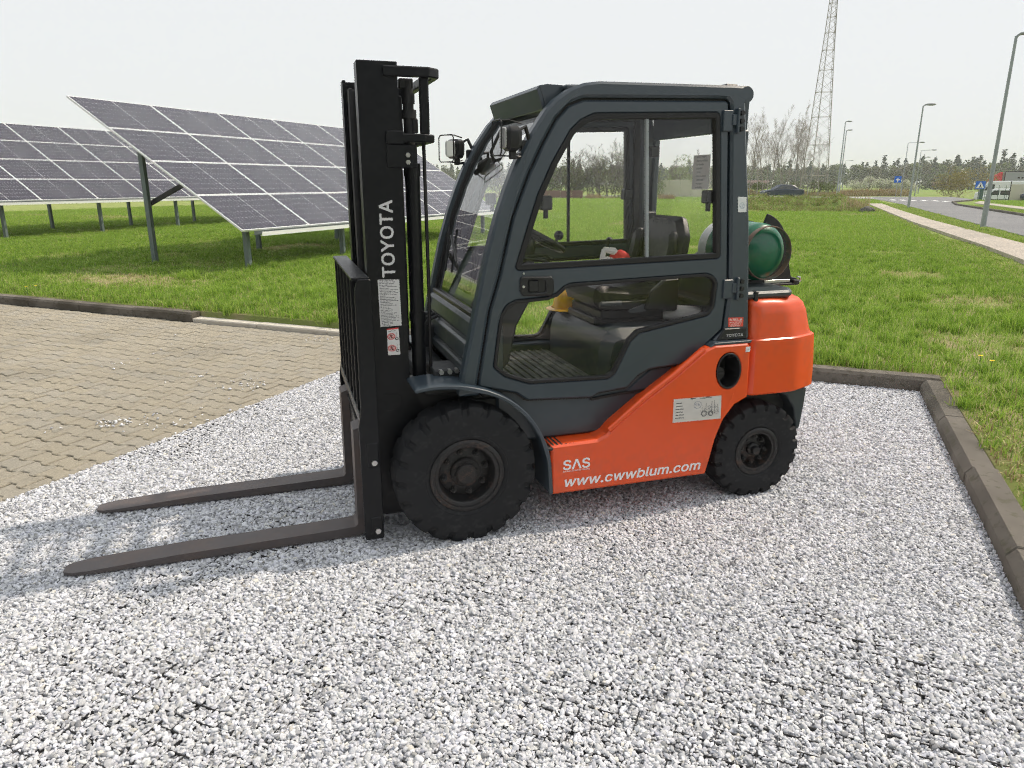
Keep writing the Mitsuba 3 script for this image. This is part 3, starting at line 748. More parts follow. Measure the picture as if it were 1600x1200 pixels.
def truck_fn(p, n, uv):
    x, y = uv.x, uv.y
    c = mi.Color3f(.60, .58, .54) * (.9 + .15 * FB(x * 6, y * 6, 1, 3))
    r = dr.floor(y * 8); f = y * 8 - r
    on = (f > .3) & (f < .62) & (x > .05) & (x < .16 + .1 * mikit.cell_rand(r, 5, 2)) & (y > .12) & (y < .88)
    c = dr.select(on, mi.Color3f(.16), c)
    # line drawing of a lift truck: mast, backrest, cab, body, wheels
    sk = (N(x * 90, y * 60, 2) > .62) & (x > .56) & (x < .95) & (y > .2) & (y < .62)
    c = dr.select(sk, mi.Color3f(.2), c)
    for (a, b, q, w) in ((.80, .25, .78, .007), (.86, .25, .82, .006), (.93, .3, .62, .006), (.68, .4, .72, .005)):
        c = dr.select((dr.abs(x - a) < w) & (y > b) & (y < q), mi.Color3f(.12), c)
    for (cx, cy, rr) in ((.64, .28, .05), (.78, .27, .045)):
        d = dr.sqrt(((x - cx) * 1.0) ** 2 + ((y - cy) * .45) ** 2)
        c = dr.select(dr.abs(d - rr) < .010, mi.Color3f(.1), c)
    dq = dr.sqrt((x - .50) ** 2 + ((y - .68) * .5) ** 2)
    c = dr.select((dr.abs(dq - .075) < .006) | ((dr.abs(y - .70) < .05) & (dr.abs(x - .50) < .05) & (N(x * 120, y * 40, 4) > .5)), mi.Color3f(.22, .24, .3), c)
    return dr.select((y > .93) & (x > .35) & (x < .8) & (N(x * 14, y * 50, 7) > .5), mi.Color3f(.05), c)
mat('label_truck', mikit.proc(truck_fn), .5)
def redl_fn(p, n, uv):
    x, y = uv.x, uv.y
    r = dr.floor(y * 5); f = y * 5 - r
    on = (f > .3) & (f < .68) & (x > .08) & (x < .92) & (y < .72) & (N(x * 30, r, 3) > .32)
    tri = ((dr.abs(x - .15) < (.93 - y) * .42) | (dr.abs(x - .85) < (.93 - y) * .42)) & (y > .73) & (y < .93)
    mid = (y > .76) & (y < .90) & (dr.abs(x - .5) < .2) & (N(x * 40, 1, 3) > .35)
    return dr.select(on | tri | mid, mi.Color3f(.74, .62, .58), mi.Color3f(.68, .075, .045))
mat('label_red', mikit.proc(redl_fn), .45)
mat('notice_print', lines_fn(9, (.45, .46, .48), (.80, .80, .80), 11, .2, .85), .6)
def tag_fn(p, n, uv):
    d = dr.sqrt((uv.x - .5) ** 2 + ((uv.y - .42) * 1.5) ** 2)
    k = (dr.abs(d - .30) < .025) | (dr.abs(d - .2) < .02) | ((d < .13) & (N(uv.x * 30, uv.y * 30, 1) > .5))
    return dr.select(k, mi.Color3f(.36, .46, .52), mi.Color3f(.74, .76, .76))
mat('tag_print', mikit.proc(tag_fn), .45)
def sticker(name, quad, y, m, th=.0012, parent=FK, rect=None):
    """a thin rounded vinyl label; quad in (x,z): top-left, top-right, bottom-right, bottom-left as seen from the left side"""
    q = np.array(quad, float)
    k = 9
    U, Vv = np.meshgrid(np.linspace(0, 1, k), np.linspace(0, 1, k), indexing='ij')
    top = q[0] + (q[1] - q[0]) * U[..., None]; bot = q[3] + (q[2] - q[3]) * U[..., None]
    P = bot + (top - bot) * Vv[..., None]
    Pn = P.reshape(-1, 2); n_ = len(Pn)
    yy = (lambda z: y(z)) if callable(y) else (lambda z: np.full_like(z, y))
    A = np.column_stack([Pn[:, 0], yy(Pn[:, 1]) + th, Pn[:, 1]]); B = np.column_stack([Pn[:, 0], yy(Pn[:, 1]) - .001, Pn[:, 1]])
    i, j = np.meshgrid(np.arange(k - 1), np.arange(k - 1), indexing='ij')
    a, b, c, d = i * k + j, (i + 1) * k + j, (i + 1) * k + j + 1, i * k + j + 1
    F = np.vstack([np.stack([a, b, c], -1).reshape(-1, 3), np.stack([a, c, d], -1).reshape(-1, 3)])
    E_ = np.concatenate([np.arange(k) * k, (k - 1) * k + np.arange(1, k), np.arange(k - 2, -1, -1) * k + k - 1, np.arange(k - 2, 0, -1)])
    S = np.vstack([np.stack([E_, E_ + n_, np.roll(E_, -1)], 1), np.stack([np.roll(E_, -1), E_ + n_, np.roll(E_, -1) + n_], 1)])
    uv = np.column_stack([U.ravel(), Vv.ravel()])
    m_ = TM(np.vstack([A, B]), np.vstack([F, S]))
    return add(pkey(f'{parent}__{name}'), m_, m, False, M=FM, uv=np.vstack([uv, uv]))
LEANY = lambda y0: (lambda z: y0 - np.clip(np.asarray(z, float) - .8, 0, None) * .04)
def lettering(name, text, h, width, x0, z0, y, m, bold=True, shear=0.0, vertical=False, depth=.0012, slope=0.0):
    t = meshkit.text_mesh(text, h, depth, bold)
    v = np.array(t.vertices); v[:, 0] -= v[:, 0].min(); v[:, 0] *= width / v[:, 0].max()
    v[:, 0] += shear * v[:, 1]
    if vertical: V = np.column_stack([x0 + v[:, 1], np.zeros(len(v)), z0 + v[:, 0]])
    else: V = np.column_stack([x0 - v[:, 0], np.zeros(len(v)), z0 + v[:, 1] + slope * v[:, 0]])
    yy = y(V[:, 2]) if callable(y) else y
    V[:, 1] = yy + v[:, 2] - .0003
    return add(pkey(f'{FK}__{name}'), TM(V, t.faces), m, False, M=FM)
lettering('mast_lettering', 'TOYOTA', .0545, .332, .2715, 1.2305, .3555, 'mast_letter', True, vertical=True)
FL = labels
FL[f'{FK}__mast_lettering'] = {'label': 'silver capital letters running up the side of the mast'}
sticker('mast_label', [(.349, 1.222), (.254, 1.220), (.251, 1.012), (.347, 1.010)], .3552, 'label_lines')
FL[f'{FK}__mast_label'] = {'label': 'white label closely printed with lines of text on the mast'}
sticker('warning_label', [(.319, 1.000), (.266, 1.003), (.263, .877), (.319, .878)], .3552, 'label_warning')
FL[f'{FK}__warning_label'] = {'label': 'white label with two red prohibition circles on the mast'}
sticker('side_label', [(-1.043, .604), (-1.316, .599), (-1.323, .476), (-1.045, .481)], .5752, 'label_truck')
FL[f'{FK}__side_label'] = {'label': 'white label with a line drawing of a lift truck on the orange panel'}
lettering('side_emblem', 'S\u039bS', .048, .142, -.461, .302, .575, 'white_vinyl')
lettering('side_emblem_line', 'System of Active Stability', .0075, .142, -.461, .290, .575, 'white_vinyl', False)
lettering('web_lettering', 'www.cwwblum.com', .047, .757, -.463, .214, .575, 'white_vinyl', True, .22, slope=-.004)
sticker('small_pictogram', [(-1.436, .842), (-1.462, .842), (-1.462, .815), (-1.436, .815)], .5752, 'tag_print')

# ---- cab
D = roundp(sg.Polygon([(-.054, .737), (-.118, 1.08), (-.17, 1.241), (-.23, 1.482), (-.313, 1.681), (-.378, 1.805), (-.435, 1.90), (-.491, 1.959), (-.565, 1.986), (-1.284, 2.006), (-1.303, 1.991), (-1.353, 1.126), (-1.335, .925), (-1.246, .852), (-1.17, .789), (-1.102, .757), (-.935, .748), (-.875, .721), (-.817, .663), (-.662, .649), (-.628, .63), (-.296, .648), (-.241, .688)]), .018, 4)
W1 = roundp(sg.Polygon([(-.24, 1.258), (-.311, 1.466), (-.353, 1.585), (-.419, 1.719), (-.501, 1.851), (-.55, 1.896), (-.616, 1.926), (-1.238, 1.947), (-1.253, 1.936), (-1.296, 1.281)]), .016, 4)
W2 = roundp(sg.Polygon([(-.134, .825), (-.152, .947), (-.17, 1.058), (-.202, 1.106), (-.245, 1.124), (-.395, 1.132), (-.438, 1.145), (-.482, 1.179), (-.515, 1.188), (-1.221, 1.207), (-1.259, 1.195), (-1.287, 1.161), (-1.276, 1.041), (-1.246, 1.003), (-.866, .938), (-.82, .897), (-.742, .743), (-.707, .724), (-.307, .734), (-.187, .778)]), .02, 4)
fr = sg.Polygon([(.032, .70), (.026, .736), (-.107, 1.319), (-.158, 1.491), (-.20, 1.605), (-.245, 1.71), (-.314, 1.833), (-.386, 1.934), (-.434, 1.983), (-.499, 2.026), (-.565, 2.050), (-.64, 2.060), (-1.405, 2.070), (-1.418, 2.055), (-1.418, 2.01), (-1.386, 1.996), (-1.449, 1.448), (-1.489, .866), (-1.29, .866), (-1.2, .95), (-.2, .9), (-.06, .70)])
frame = roundp(fr.difference(D.buffer(.005)), .006, 3)
if frame.geom_type != 'Polygon': frame = max(frame.geoms, key=lambda g: g.area)
door = D.buffer(-.006, join_style=2).difference(W1).difference(W2)
def sheet(poly, y):
    """a single pane"""
    poly = sg.polygon.orient(poly); r = np.array(poly.exterior.coords)[:-1]
    tri = mapbox_earcut.triangulate_float64(np.ascontiguousarray(r), np.array([len(r)], np.uint32)).reshape(-1, 3).astype(int)
    return TM(np.column_stack([r[:, 0], np.full(len(r), y), r[:, 1]]), tri)
lo = {}
for s in (1, -1):
    def side(name, m, mt, sm=False, key='door'):
        m = lean(m)
        return add(pkey(f'{key}__{name}') if name else pkey(key), m if s > 0 else mirror(m), mt, sm, M=FM)
    add(pkey(f'{FK}__cab_frame'), (lambda m: m if s > 0 else mirror(m))(lean(extr(frame, .452, .528, .012))), 'slate_paint', 25, M=FM)
    dk = pkey(f'{FK}__door')
    side('panel', extr(door, .486, .520, .007), 'slate_paint', 25, dk)
    side('seal', extr(D.buffer(.004).difference(D.buffer(-.03)), .462, .500, 0), 'black_seal', False, dk)
    side('window_rubber', extr(W1.buffer(.001).difference(W1.buffer(-.024, join_style=2)), .488, .5225, .003), 'black_seal', False, dk)
    side('window_rubber', extr(W2.buffer(.001).difference(W2.buffer(-.014)), .488, .5235, .003), 'black_seal', 30, dk)
    L = W1.buffer(-.018)
    cut = sg.Polygon([(-.90, 1.2), (-.876, 2.0), (.2, 2.0), (.2, 1.2)])
    side('sliding_pane', sheet(L.intersection(cut), .512), 'clear_glass', False, dk)
    side('rear_pane', sheet(L.difference(cut.buffer(-.006)), .500), 'clear_glass', False, dk)
    side('pane_edge', extr(sg.Polygon([(-.893, 1.284), (-.908, 1.284), (-.8855, 1.914), (-.8705, 1.914)]), .500, .518, .002), 'galvanised' if s > 0 else 'black_plastic', False, dk)
    side('lower_pane', sheet(W2.buffer(-.01), .510), 'clear_glass', False, dk)
    hp = roundp(sg.Polygon([(-.268, 1.231), (-.415, 1.226), (-.424, 1.205), (-.424, 1.155), (-.413, 1.139), (-.275, 1.143), (-.262, 1.16), (-.262, 1.21)]), .01, 3)
    side('handle', extr(hp.difference(roundp(sg.box(-.385, 1.155, -.300, 1.215), .01, 3)), .515, .532, .005), 'black_plastic', False, dk)
    side('handle_grip', cat(extr(sg.box(-.352, 1.157, -.302, 1.213), .512, .526, .005), extr(sg.box(-.39, 1.15, -.29, 1.22), .505, .5215, 0)), 'black_plastic', False, dk)
    side('handle_lock', cyl((-.276, .527, 1.186), (-.276, .537, 1.186), .006, 12), 'zinc_bolt', 30, dk)
    side('button', cyl((-.281, .515, 1.243), (-.281, .525, 1.243), .0045, 10), 'zinc_bolt', 30, dk)
    for (x, z) in ((-1.29, 1.912), (-1.345, 1.128)):
        side('hinge', cat(box(x - .028, x + .026, .515, .534, z - .047, z + .047, .004), box(x - .056, x - .042, .515, .548, z - .056, z + .056, .004), box(x - .045, x - .02, .515, .540, z - .02, z + .03, .003)), 'slate_paint', False, dk)
        for bz in (-.035, .0, .036):
            side('hinge_bolt', cat(cyl((x - .072, .52, z + bz), (x - .072, .545, z + bz), .011, 12)), 'black_plastic', False, dk)
    # inside catches
    for (x, z) in ((-.405, 1.548), (-1.248, 1.570)):
        side('catch', cat(box(x - .027, x + .027, .44, .492, z - .032, z + .030, .006), cyl((x - .006, .455, z - .07), (x - .006, .455, z - .02), .012, 8)), 'black_plastic', False, dk)
for q in ('white_tag',):
    sticker('white_tag', [(-1.370, 1.569), (-1.419, 1.568), (-1.423, 1.497), (-1.376, 1.497)], LEANY(.5282), 'tag_print')
sticker('red_label', [(-1.356, .985), (-1.444, .983), (-1.446, .936), (-1.359, .938)], LEANY(.5282), 'label_red')
FL[f'{FK}__red_label'] = {'label': 'small red warning label with white triangles on the rear pillar'}
fp('name_plate', lean(extr(sg.Polygon([(-1.338, .932), (-1.466, .930), (-1.466, .872), (-1.296, .874)]), .520, .534, .004)), 'black_plastic', False)
lettering('plate_lettering', 'TOYOTA', .015, .100, -1.346, .888, LEANY(.534), 'mast_letter', False)
pb = extr(roundp(sg.Polygon([(-1.22, .845), (-1.26, .872), (-1.478, .872), (-1.470, .858), (-1.26, .858)]), .003, 2), .42, .568, .003)
for m in (pb, mirror(pb)): fp('pillar_base', m, 'slate_paint', False)
# roof
fp('roof__panel', box(-1.40, -.50, -.42, .42, 2.026, 2.048, .006), 'slate_paint', False)
for y in (-.28, -.1, .1, .28): fp('roof__rib', box(-1.36, -.56, y - .05, y + .05, 2.04, 2.062, .012), 'slate_paint', False)
fp('roof__rear_rail', cyl((-1.388, -.478, 2.030), (-1.388, .478, 2.030), .036, 20), 'slate_paint', 40)
fp('roof__beacon_base', cat(box(-1.36, -1.29, .38, .45, 2.055, 2.078, .008)), 'black_plastic', False)
fp('roof__front_visor', cat(extr(roundp(sg.Polygon([(-.60, 2.046), (-.43, 2.052), (-.395, 2.046), (-.383, 2.030), (-.412, 1.948), (-.430, 1.946), (-.408, 2.015), (-.45, 2.034), (-.60, 2.028)]), .004, 3), -.372, .372, .003), extr(sg.Polygon([(-.60, 2.046), (-.43, 2.052), (-.395, 2.044), (-.425, 1.96), (-.48, 1.99), (-.60, 2.0)]), .366, .376, .002), mirror(extr(sg.Polygon([(-.60, 2.046), (-.43, 2.052), (-.395, 2.044), (-.425, 1.96), (-.48, 1.99), (-.60, 2.0)]), .366, .376, .002))), 'slate_paint', 30)
fp('roof__lining', box(-1.38, -.55, -.41, .41, 1.985, 2.022, .01), 'cab_dark', False)
# windscreen
WS = np.array([(-.080, 1.055), (-.135, 1.29), (-.180, 1.46), (-.235, 1.61), (-.285, 1.72), (-.35, 1.835), (-.42, 1.93), (-.45, 1.962)])
def strip(P, y0, y1):
    n = len(P); V = np.vstack([np.column_stack([P[:, 0], np.full(n, y0), P[:, 1]]), np.column_stack([P[:, 0], np.full(n, y1), P[:, 1]])])
    i = np.arange(n - 1); return TM(V, np.vstack([np.stack([i, i + 1, i + 1 + n], 1), np.stack([i, i + 1 + n, i + n], 1)]))
fp('windscreen__pane', strip(WS, -.445, .445), 'clear_glass', True)
for s in (1, -1):
    m = tube([(x - .004, s * (.448 - max(0, z - .8) * .03), z) for x, z in WS], .016, 8)
    fp('windscreen__seal', m, 'black_seal', True)
fp('windscreen__lower_frame', box(-.105, -.058, -.455, .455, 1.032, 1.066, .008), 'black_plastic')
cw = sg.Polygon([(-.10, 1.045), (-.055, 1.040), (-.040, 1.022), (-.028, .960), (-.038, .950), (-.030, .935), (-.016, .925), (-.004, .862), (-.014, .850), (-.006, .838), (.004, .83), (.004, .80), (-.035, .745), (-.12, .70), (-.2, .70), (-.2, 1.0)])
fp('front_cowl', extr(roundp(cw, .004, 2), -.452, .452, .004), 'hood_grey', False)
for z0, z1, x in ((.975, 1.02, -.030), (.875, .905, -.010)):
    fp('cowl_label', box(x - .004, x + .0065, -.43, -.385, z0, z1, .001), 'white_vinyl', False)
fp('front_linkage', cat(box(-.02, .12, .22, .40, .75, .80, .006), box(-.02, .16, -.40, .40, .68, .745, .01), *[tube([(.02, y, .78), (.05, y, .86), (.02, y + .02, .93), (-.03, y + .02, .95)], .010, 8) for y in (-.35, -.28, -.2)], box(-.02, .05, -.36, -.18, .78, .90, .01)), 'cab_dark', False)
for (x, z) in ((.085, .79), (.045, .79), (.012, .792)):
    fp('linkage_bolt', cyl((x, .38, z), (x, .412, z), .012, 6), 'zinc_bolt', False)
fp('wiper', cat(box(-.160, -.115, -.06, .06, 1.10, 1.145, .012), tube([(-.118, -.02, 1.12), (-.125, -.12, 1.24), (-.14, -.30, 1.36)], .007, 6), tube([(-.14, -.30, 1.36), (-.09, -.24, 1.18), (-.14, -.34, 1.40)], .006, 6), tube([(-.155, .05, 1.12), (-.185, .035, 1.25), (-.19, .02, 1.32)], .018, 8)), 'black_plastic', False)
# work lamps with wire guards
for s in (1, -1):
    k = pkey(f'{FK}__work_lamp')
    def wl(part, m, mt, sm=False):
        if s < 0 and part != 'bracket': m = rot(m, [0, 0, 1], -24, (-.215, .50, 0))
        add(pkey(f'{k}__{part}'), m if s > 0 else mirror(m), mt, sm, M=FM)
    yc, zc, xc = .50, 1.815, -.215
    hz = extr(roundp(sg.Polygon([(yc - .052, zc - .052), (yc + .052, zc - .052), (yc + .056, zc + .05), (yc - .056, zc + .05)]), .026, 5), xc - .045, xc + .028, .019, 'yz')
    wl('housing', hz, 'black_plastic', 30)
    wl('lens', extr(roundp(sg.box(yc - .042, zc - .042, yc + .042, zc + .042), .014, 4), xc + .024, xc + .031, .002, 'yz'), 'lamp_lens')
    g = [(xc + .055, yc + .066 * a, zc + .070 * b) for a, b in ((-.8, -1), (.8, -1), (1, -.8), (1, .8), (.8, 1), (-.8, 1), (-1, .8), (-1, -.8))]
    wl('guard', cat(tube(g, .0035, 6, closed=True), *[tube([(xc + .055, yc + y * .066, zc + z * .070), (xc, yc + y * .07, zc + z * .072), (xc - .055, yc + y * .05, zc + z * .06)], .0035, 6) for y, z in ((0, 1), (0, -1))]), 'black_plastic', True)
    wl('bracket', cat(tube([(xc - .04, yc, zc + .03), (xc - .075, yc - .01, zc + .05), (xc - .105, yc - .03, zc - .02)], .009, 8), box(xc - .125, xc - .06, yc - .055, yc - .022, zc - .085, zc - .005, .005), box(xc - .03, xc + .0, yc - .012, yc + .012, zc - .085, zc - .05, .004), tube([(xc - .02, yc, zc - .078), (xc - .09, yc - .03, zc - .07)], .007, 6)), 'black_plastic', False)
k = f'{FK}__interior_mirror'
add(k + '__frame', lean(box(-.315, -.290, -.11, .09, 1.655, 1.735, .012)), 'black_plastic', False, M=FM)
add(k + '__arm', tube([(-.30, 0, 1.72), (-.28, 0, 1.78), (-.33, 0, 1.88)], .008, 8), 'black_plastic', True, M=FM)

# ---- cab interior
fp('floor__plate', box(-.76, -.03, -.46, .46, .62, .66, .004), 'cab_dark', False)
mt = cat(box(-.74, -.06, -.43, .43, .659, .666, .002), *[box(-.71 + i * .042, -.692 + i * .042, -.42, .42, .665, .673, .003) for i in range(15)])
fp('floor__mat', mt, 'floor_mat', False)
fp('dashboard', cat(extr(roundp(sg.Polygon([(-.10, 1.03), (-.10, .75), (-.18, .72), (-.26, .80), (-.30, .98), (-.37, 1.10), (-.38, 1.22), (-.32, 1.27), (-.20, 1.18)]), .015, 3), -.30, .36, .012), box(-.20, -.10, -.44, .44, .52, .98, .01), extr(roundp(sg.Polygon([(-.10, 1.03), (-.10, .72), (-.16, .76), (-.40, .96), (-.40, 1.0), (-.2, 1.04)]), .012, 3), -.44, -.31, .012)), 'cab_dark', 30)
fp('steering_column', cat(tube([(-.24, 0, .70), (-.34, 0, 1.05), (-.46, 0, 1.31), (-.49, 0, 1.36)], [.06, .065, .055, .03], 16), box(-.44, -.34, -.09, .09, 1.20, 1.33, .03)), 'black_plastic', 40)
sw = np.array([.886, 0, .46]); swn = np.array([-.46, 0, .886]); swy = np.array([0, 1.0, 0]); swc = np.array([-.505, 0, 1.372])
fp('steering_wheel', cat(tube([swc + .172 * (sw * math.cos(t) + swy * math.sin(t)) for t in np.arange(40) * 2 * math.pi / 40], .0125, 8, closed=True), *[tube([swc, swc + .17 * (sw * math.cos(t) + swy * math.sin(t))], .012, 6) for t in (.5, 2.64, 4.71)], tube([swc - swn * .02, swc + swn * .02], .045, 16)), 'black_plastic', 40)
kn = swc + .165 * (sw * math.cos(2.0) + swy * math.sin(2.0))
fp('spinner_knob', cat(tube([kn, kn + swn * .03], .008, 8), ball(kn + swn * .045, .024, 2)), 'black_plastic', 40)
for i, (x, z) in enumerate(((-.53, 1.262), (-.50, 1.24))):
    fp('control_lever', tube([(-.40, .06 + .05 * i, 1.27), (x, .12 + .06 * i, z + .02), (x - .03, .14 + .06 * i, z)], .009, 8), 'black_plastic', True)
fp('control_lever', cat(tube([(-1.02, -.32, 1.05), (-1.06, -.32, 1.22), (-1.085, -.32, 1.295)], .007, 8), ball((-1.09, -.32, 1.31), .021, 2)), 'black_plastic', 40)
fp('speaker', cat(lathe([(.03, 0), (.034, .01), (.028, .018), (.02, .01), (0, .008)], 24, 'y', (-.365, .33, 1.245))), 'cab_dark', 30)
hoodp = sg.Polygon([(-.745, .50), (-.75, .80), (-.765, .875), (-.795, .915), (-.86, .925), (-1.42, .915), (-1.42, .50)])
fp('engine_hood', extr(roundp(hoodp, .02, 4), -.42, .36, .05), 'hood_grey', 40)
fp('engine_hood_ridge', extr(roundp(sg.Polygon([(-.82, .60), (-.84, .80), (-.90, .895), (-1.42, .905), (-1.42, .6)]), .03, 4), .30, .42, .03), 'hood_grey', 40)
k = f'{FK}__seat'
bp = roundp(sg.Polygon([(-.225, 0), (.225, 0), (.240, .16), (.215, .32), (.15, .405), (-.15, .405), (-.215, .32), (-.240, .16)]), .04, 5)
def seat_part(part, m, mt='seat_vinyl', sm=40): add(pkey(f'{k}__{part}'), m, mt, sm, M=FM)
def onback(m): return moved(rot(m, [0, 1, 0], -13), -1.165, 0, 1.075)
seat_part('backrest', onback(extr(bp, -.085, 0, .03, 'yz')))
for y in (-.185, .185):
    seat_part('bolster', onback(extr(roundp(sg.Polygon([(y - .04, .03), (y + .045, .03), (y + .045, .24), (y + .01, .34), (y - .04, .28)]), .02, 4), -.01, .045, .02, 'yz')))
t = meshkit.text_mesh('TOYOTA', .030, .002, True); v = np.array(t.vertices); v[:, 0] -= v[:, 0].mean()
seat_part('embossed_lettering', onback(TM(np.column_stack([v[:, 2] + .0, v[:, 0] * 1.25, v[:, 1] + .355]), t.faces)), 'seat_vinyl', False)
seat_part('cushion', cat(extr(roundp(sg.Polygon([(-.765, 1.06), (-.78, 1.015), (-.84, .995), (-1.24, .995), (-1.24, 1.10), (-1.16, 1.10), (-.98, 1.105), (-.82, 1.125), (-.775, 1.115)]), .015, 4), -.22, .22, .03)))
seat_part('base', cat(box(-1.24, -.81, -.20, .20, .945, 1.0, .01), box(-1.26, -.78, -.18, .18, .92, .955, .006)), 'black_plastic', False)
seat_part('side_shell', cat(extr(roundp(sg.Polygon([(-.785, 1.05), (-.785, 1.01), (-.95, 1.0), (-1.2, 1.0), (-1.2, 1.06), (-.95, 1.045)]), .01, 3), .221, .24, .004)), 'black_plastic', False)
seat_part('hip_restraint', extr(roundp(sg.Polygon([(-1.02, 1.0), (-1.06, 1.10), (-1.13, 1.155), (-1.215, 1.16), (-1.215, .985)]), .012, 3), .245, .275, .008), 'black_plastic', False)
seat_part('seat_lever', cat(box(-.90, -.78, .236, .262, 1.03, 1.052, .006), extr(roundp(sg.Polygon([(-.93, 1.0), (-1.02, 1.028), (-1.04, 1.028), (-1.04, .99), (-.95, .985)]), .006, 3), .25, .258, .002)), 'hood_grey', False)
for z0, z1 in ((.90, 1.235), (1.875, 2.02)): fp('rear_wall__panel', box(-1.435, -1.40, -.44, .44, z0, z1, .006), 'slate_paint', False)
for s in (1, -1): fp('rear_wall__post', (lambda m: m if s > 0 else mirror(m))(box(-1.435, -1.40, .40, .452, 1.2351, 1.8749, .004)), 'slate_paint', False)
fp('rear_wall__window', TM([(-1.418, -.40, 1.235), (-1.418, .40, 1.235), (-1.418, .40, 1.875), (-1.418, -.40, 1.875)], [(0, 1, 2), (0, 2, 3)]), 'clear_glass')
fp('rear_wall__trim', cat(box(-1.40, -1.30, -.43, .43, .93, .955, .006), box(-1.40, -1.28, -.43, .43, 1.02, 1.05, .006)), 'cab_dark', False)
for (y, z) in ((-.36, 1.81), (-.36, 1.44), (.36, 1.84)):
    fp('rear_wall__catch', cat(box(-1.40, -1.34, y - .025, y + .025, z - .03, z + .03, .006)), 'black_plastic', False)
def notice():
    V = np.array([(-1.402, .03, 1.60), (-1.402, .19, 1.60), (-1.402, .19, 1.775), (-1.402, .03, 1.775)])
    W = V.copy(); W[:, 0] += .0012
    P = np.vstack([W, V]); F = [(0, 1, 2), (0, 2, 3), (4, 6, 5), (4, 7, 6), (0, 4, 1), (1, 4, 5), (1, 5, 2), (2, 5, 6), (2, 6, 3), (3, 6, 7), (3, 7, 0), (0, 7, 4)]
    uv = np.array([(0, 0), (1, 0), (1, 1), (0, 1)] * 2, float)
    return TM(P, F), uv
m, uv = notice()
add(f'{FK}__rear_wall__notice', m, 'notice_print', False, M=FM, uv=uv)

# ---- bracket of the gas cylinder (part of the truck)
cx, cz, cr = -1.700, 1.277, .153
def saddle(y0, y1):
    out = [(cx + (cr + .055 + .012 * math.sin(a)) * math.cos(a), cz + (cr + .055) * math.sin(a)) for a in np.radians(np.arange(108, 176, 6))]
    inn = [(cx + (cr + .004) * math.cos(a), cz + (cr + .004) * math.sin(a)) for a in np.radians(np.arange(300, 105, -8))]
    p = sg.Polygon(out + [(-1.96, 1.13), (-2.0, 1.12), (-2.0, 1.095), (-1.5, 1.095), (-1.5, 1.16)] + inn)
    return extr(roundp(p.buffer(0), .004, 3), y0, y1, .003)
for y in (.20,):
    fp('cylinder_saddle', saddle(y, y + .014), 'dark_steel', False)
fp('cylinder_tray', cat(box(-1.99, -1.50, -.30, .24, 1.086, 1.098, .003), box(-2.0, -1.96, -.30, .24, 1.088, 1.115, .004)), 'dark_steel', False)
for y in (.10,):
    th = np.radians(np.arange(-40, 215, 6))
    fp('cylinder_strap', extr(sg.LineString([(cx + (cr + .004) * math.cos(a), cz + (cr + .004) * math.sin(a)) for a in th]).buffer(.003, cap_style=2), y - .018, y + .018, 0), 'dark_steel', 40)
fp('strap_latch', cat(tube([(-1.995, .22, 1.13), (-2.015, .22, 1.125), (-2.02, .22, 1.105), (-2.0, .22, 1.095)], .005, 6), box(-1.95, -1.78, .215, .222, 1.10, 1.118, .002)), 'zinc_bolt', False)
GC = 'gas_cylinder'
lab(GC, 'green gas cylinder with a white shoulder lying across the back of the forklift', 'gas cylinder')
def gadd(part, m, mt, sm=40): add(pkey(f'{GC}__{part}'), m, mt, sm, M=FM)
def dome(y, s, n=10): return [(cr * math.cos(t), y + s * .085 * math.sin(t)) for t in np.linspace(0, math.pi / 2, n)]
gadd('body', fixed(lathe([(0, .36 - .015)][:0] + dome(.245, 1)[::-1] + [(cr, .2), (cr + .0015, .14), (cr + .0015, .13), (cr, .12), (cr, -.02)], 56, 'y', (cx, 0, cz))), 'green_paint')
gadd('shoulder', fixed(lathe([(cr, -.02), (cr, -.085)] + dome(-.085, -1)[1:], 56, 'y', (cx, 0, cz))), 'cyl_white')
FL[f'{GC}__shoulder'] = {'label': 'white far end of the green cylinder'}
gadd('foot_ring', fixed(lathe([(.136, .305), (.1395, .305), (.142, .340), (.1405, .343), (.138, .343), (.136, .340), (.136, .305)], 56, 'y', (cx, 0, cz))), 'ring_worn')
gadd('valve', cat(cyl((cx, -.16, cz), (cx, -.23, cz), .02, 12), cyl((cx, -.215, cz - .04), (cx, -.215, cz + .04), .012, 10)), 'zinc_bolt', 30)
gadd('hose', cat(tube([(cx + .02, -.21, cz), (cx + .10, -.19, cz - .05), (cx + .165, -.12, cz - .07), (cx + .17, -.06, cz - .14)], .010, 8), tube([(cx + .155, -.11, cz - .06), (cx + .165, -.11, cz - .085)], .026, 10)), 'black_plastic', 30)

# ---- loose things in the cab
HH = 'hard_hat'
lab(HH, 'yellow hard hat lying on the engine hood beside the seat', 'hard hat')
m = trimesh.creation.icosphere(3, 1.0); v = np.array(m.vertices); keep = v[:, 2] > -.02
dm = lathe([(0.001, .128), (.03, .126), (.06, .116), (.09, .092), (.105, .06), (.112, .02), (.115, 0), (.110, 0), (.1, .06), (.06, .105), (0.001, .118)], 36, 'z', (0, 0, 0))
add(HH + '__shell', TM(dm.vertices * [1.08, .92, 1] + [-.865, -.31, .925], dm.faces), 'yellow_plastic', 40, M=FM)
bm = lathe([(.10, .004), (.138, .0), (.140, .004), (.112, .012)], 36, 'z')
add(HH + '__brim', TM(bm.vertices * [1.12, .92, 1] + [-.860, -.31, .923], bm.faces), 'yellow_plastic', 40, M=FM)
PR = 'paper_roll'
lab(PR, 'white paper roll with a hollow core lying behind the seat in the cab', 'paper roll')
rl = lathe([(.022, -.09), (.040, -.09), (.040, .10), (.022, .10), (.022, -.09)], 28, 'y')
rl = rot(rl, [0, 0, 1], 50)
add(PR + '__paper', moved(fixed(rl), -1.255, .25, .970), 'paper', 40, M=FM)
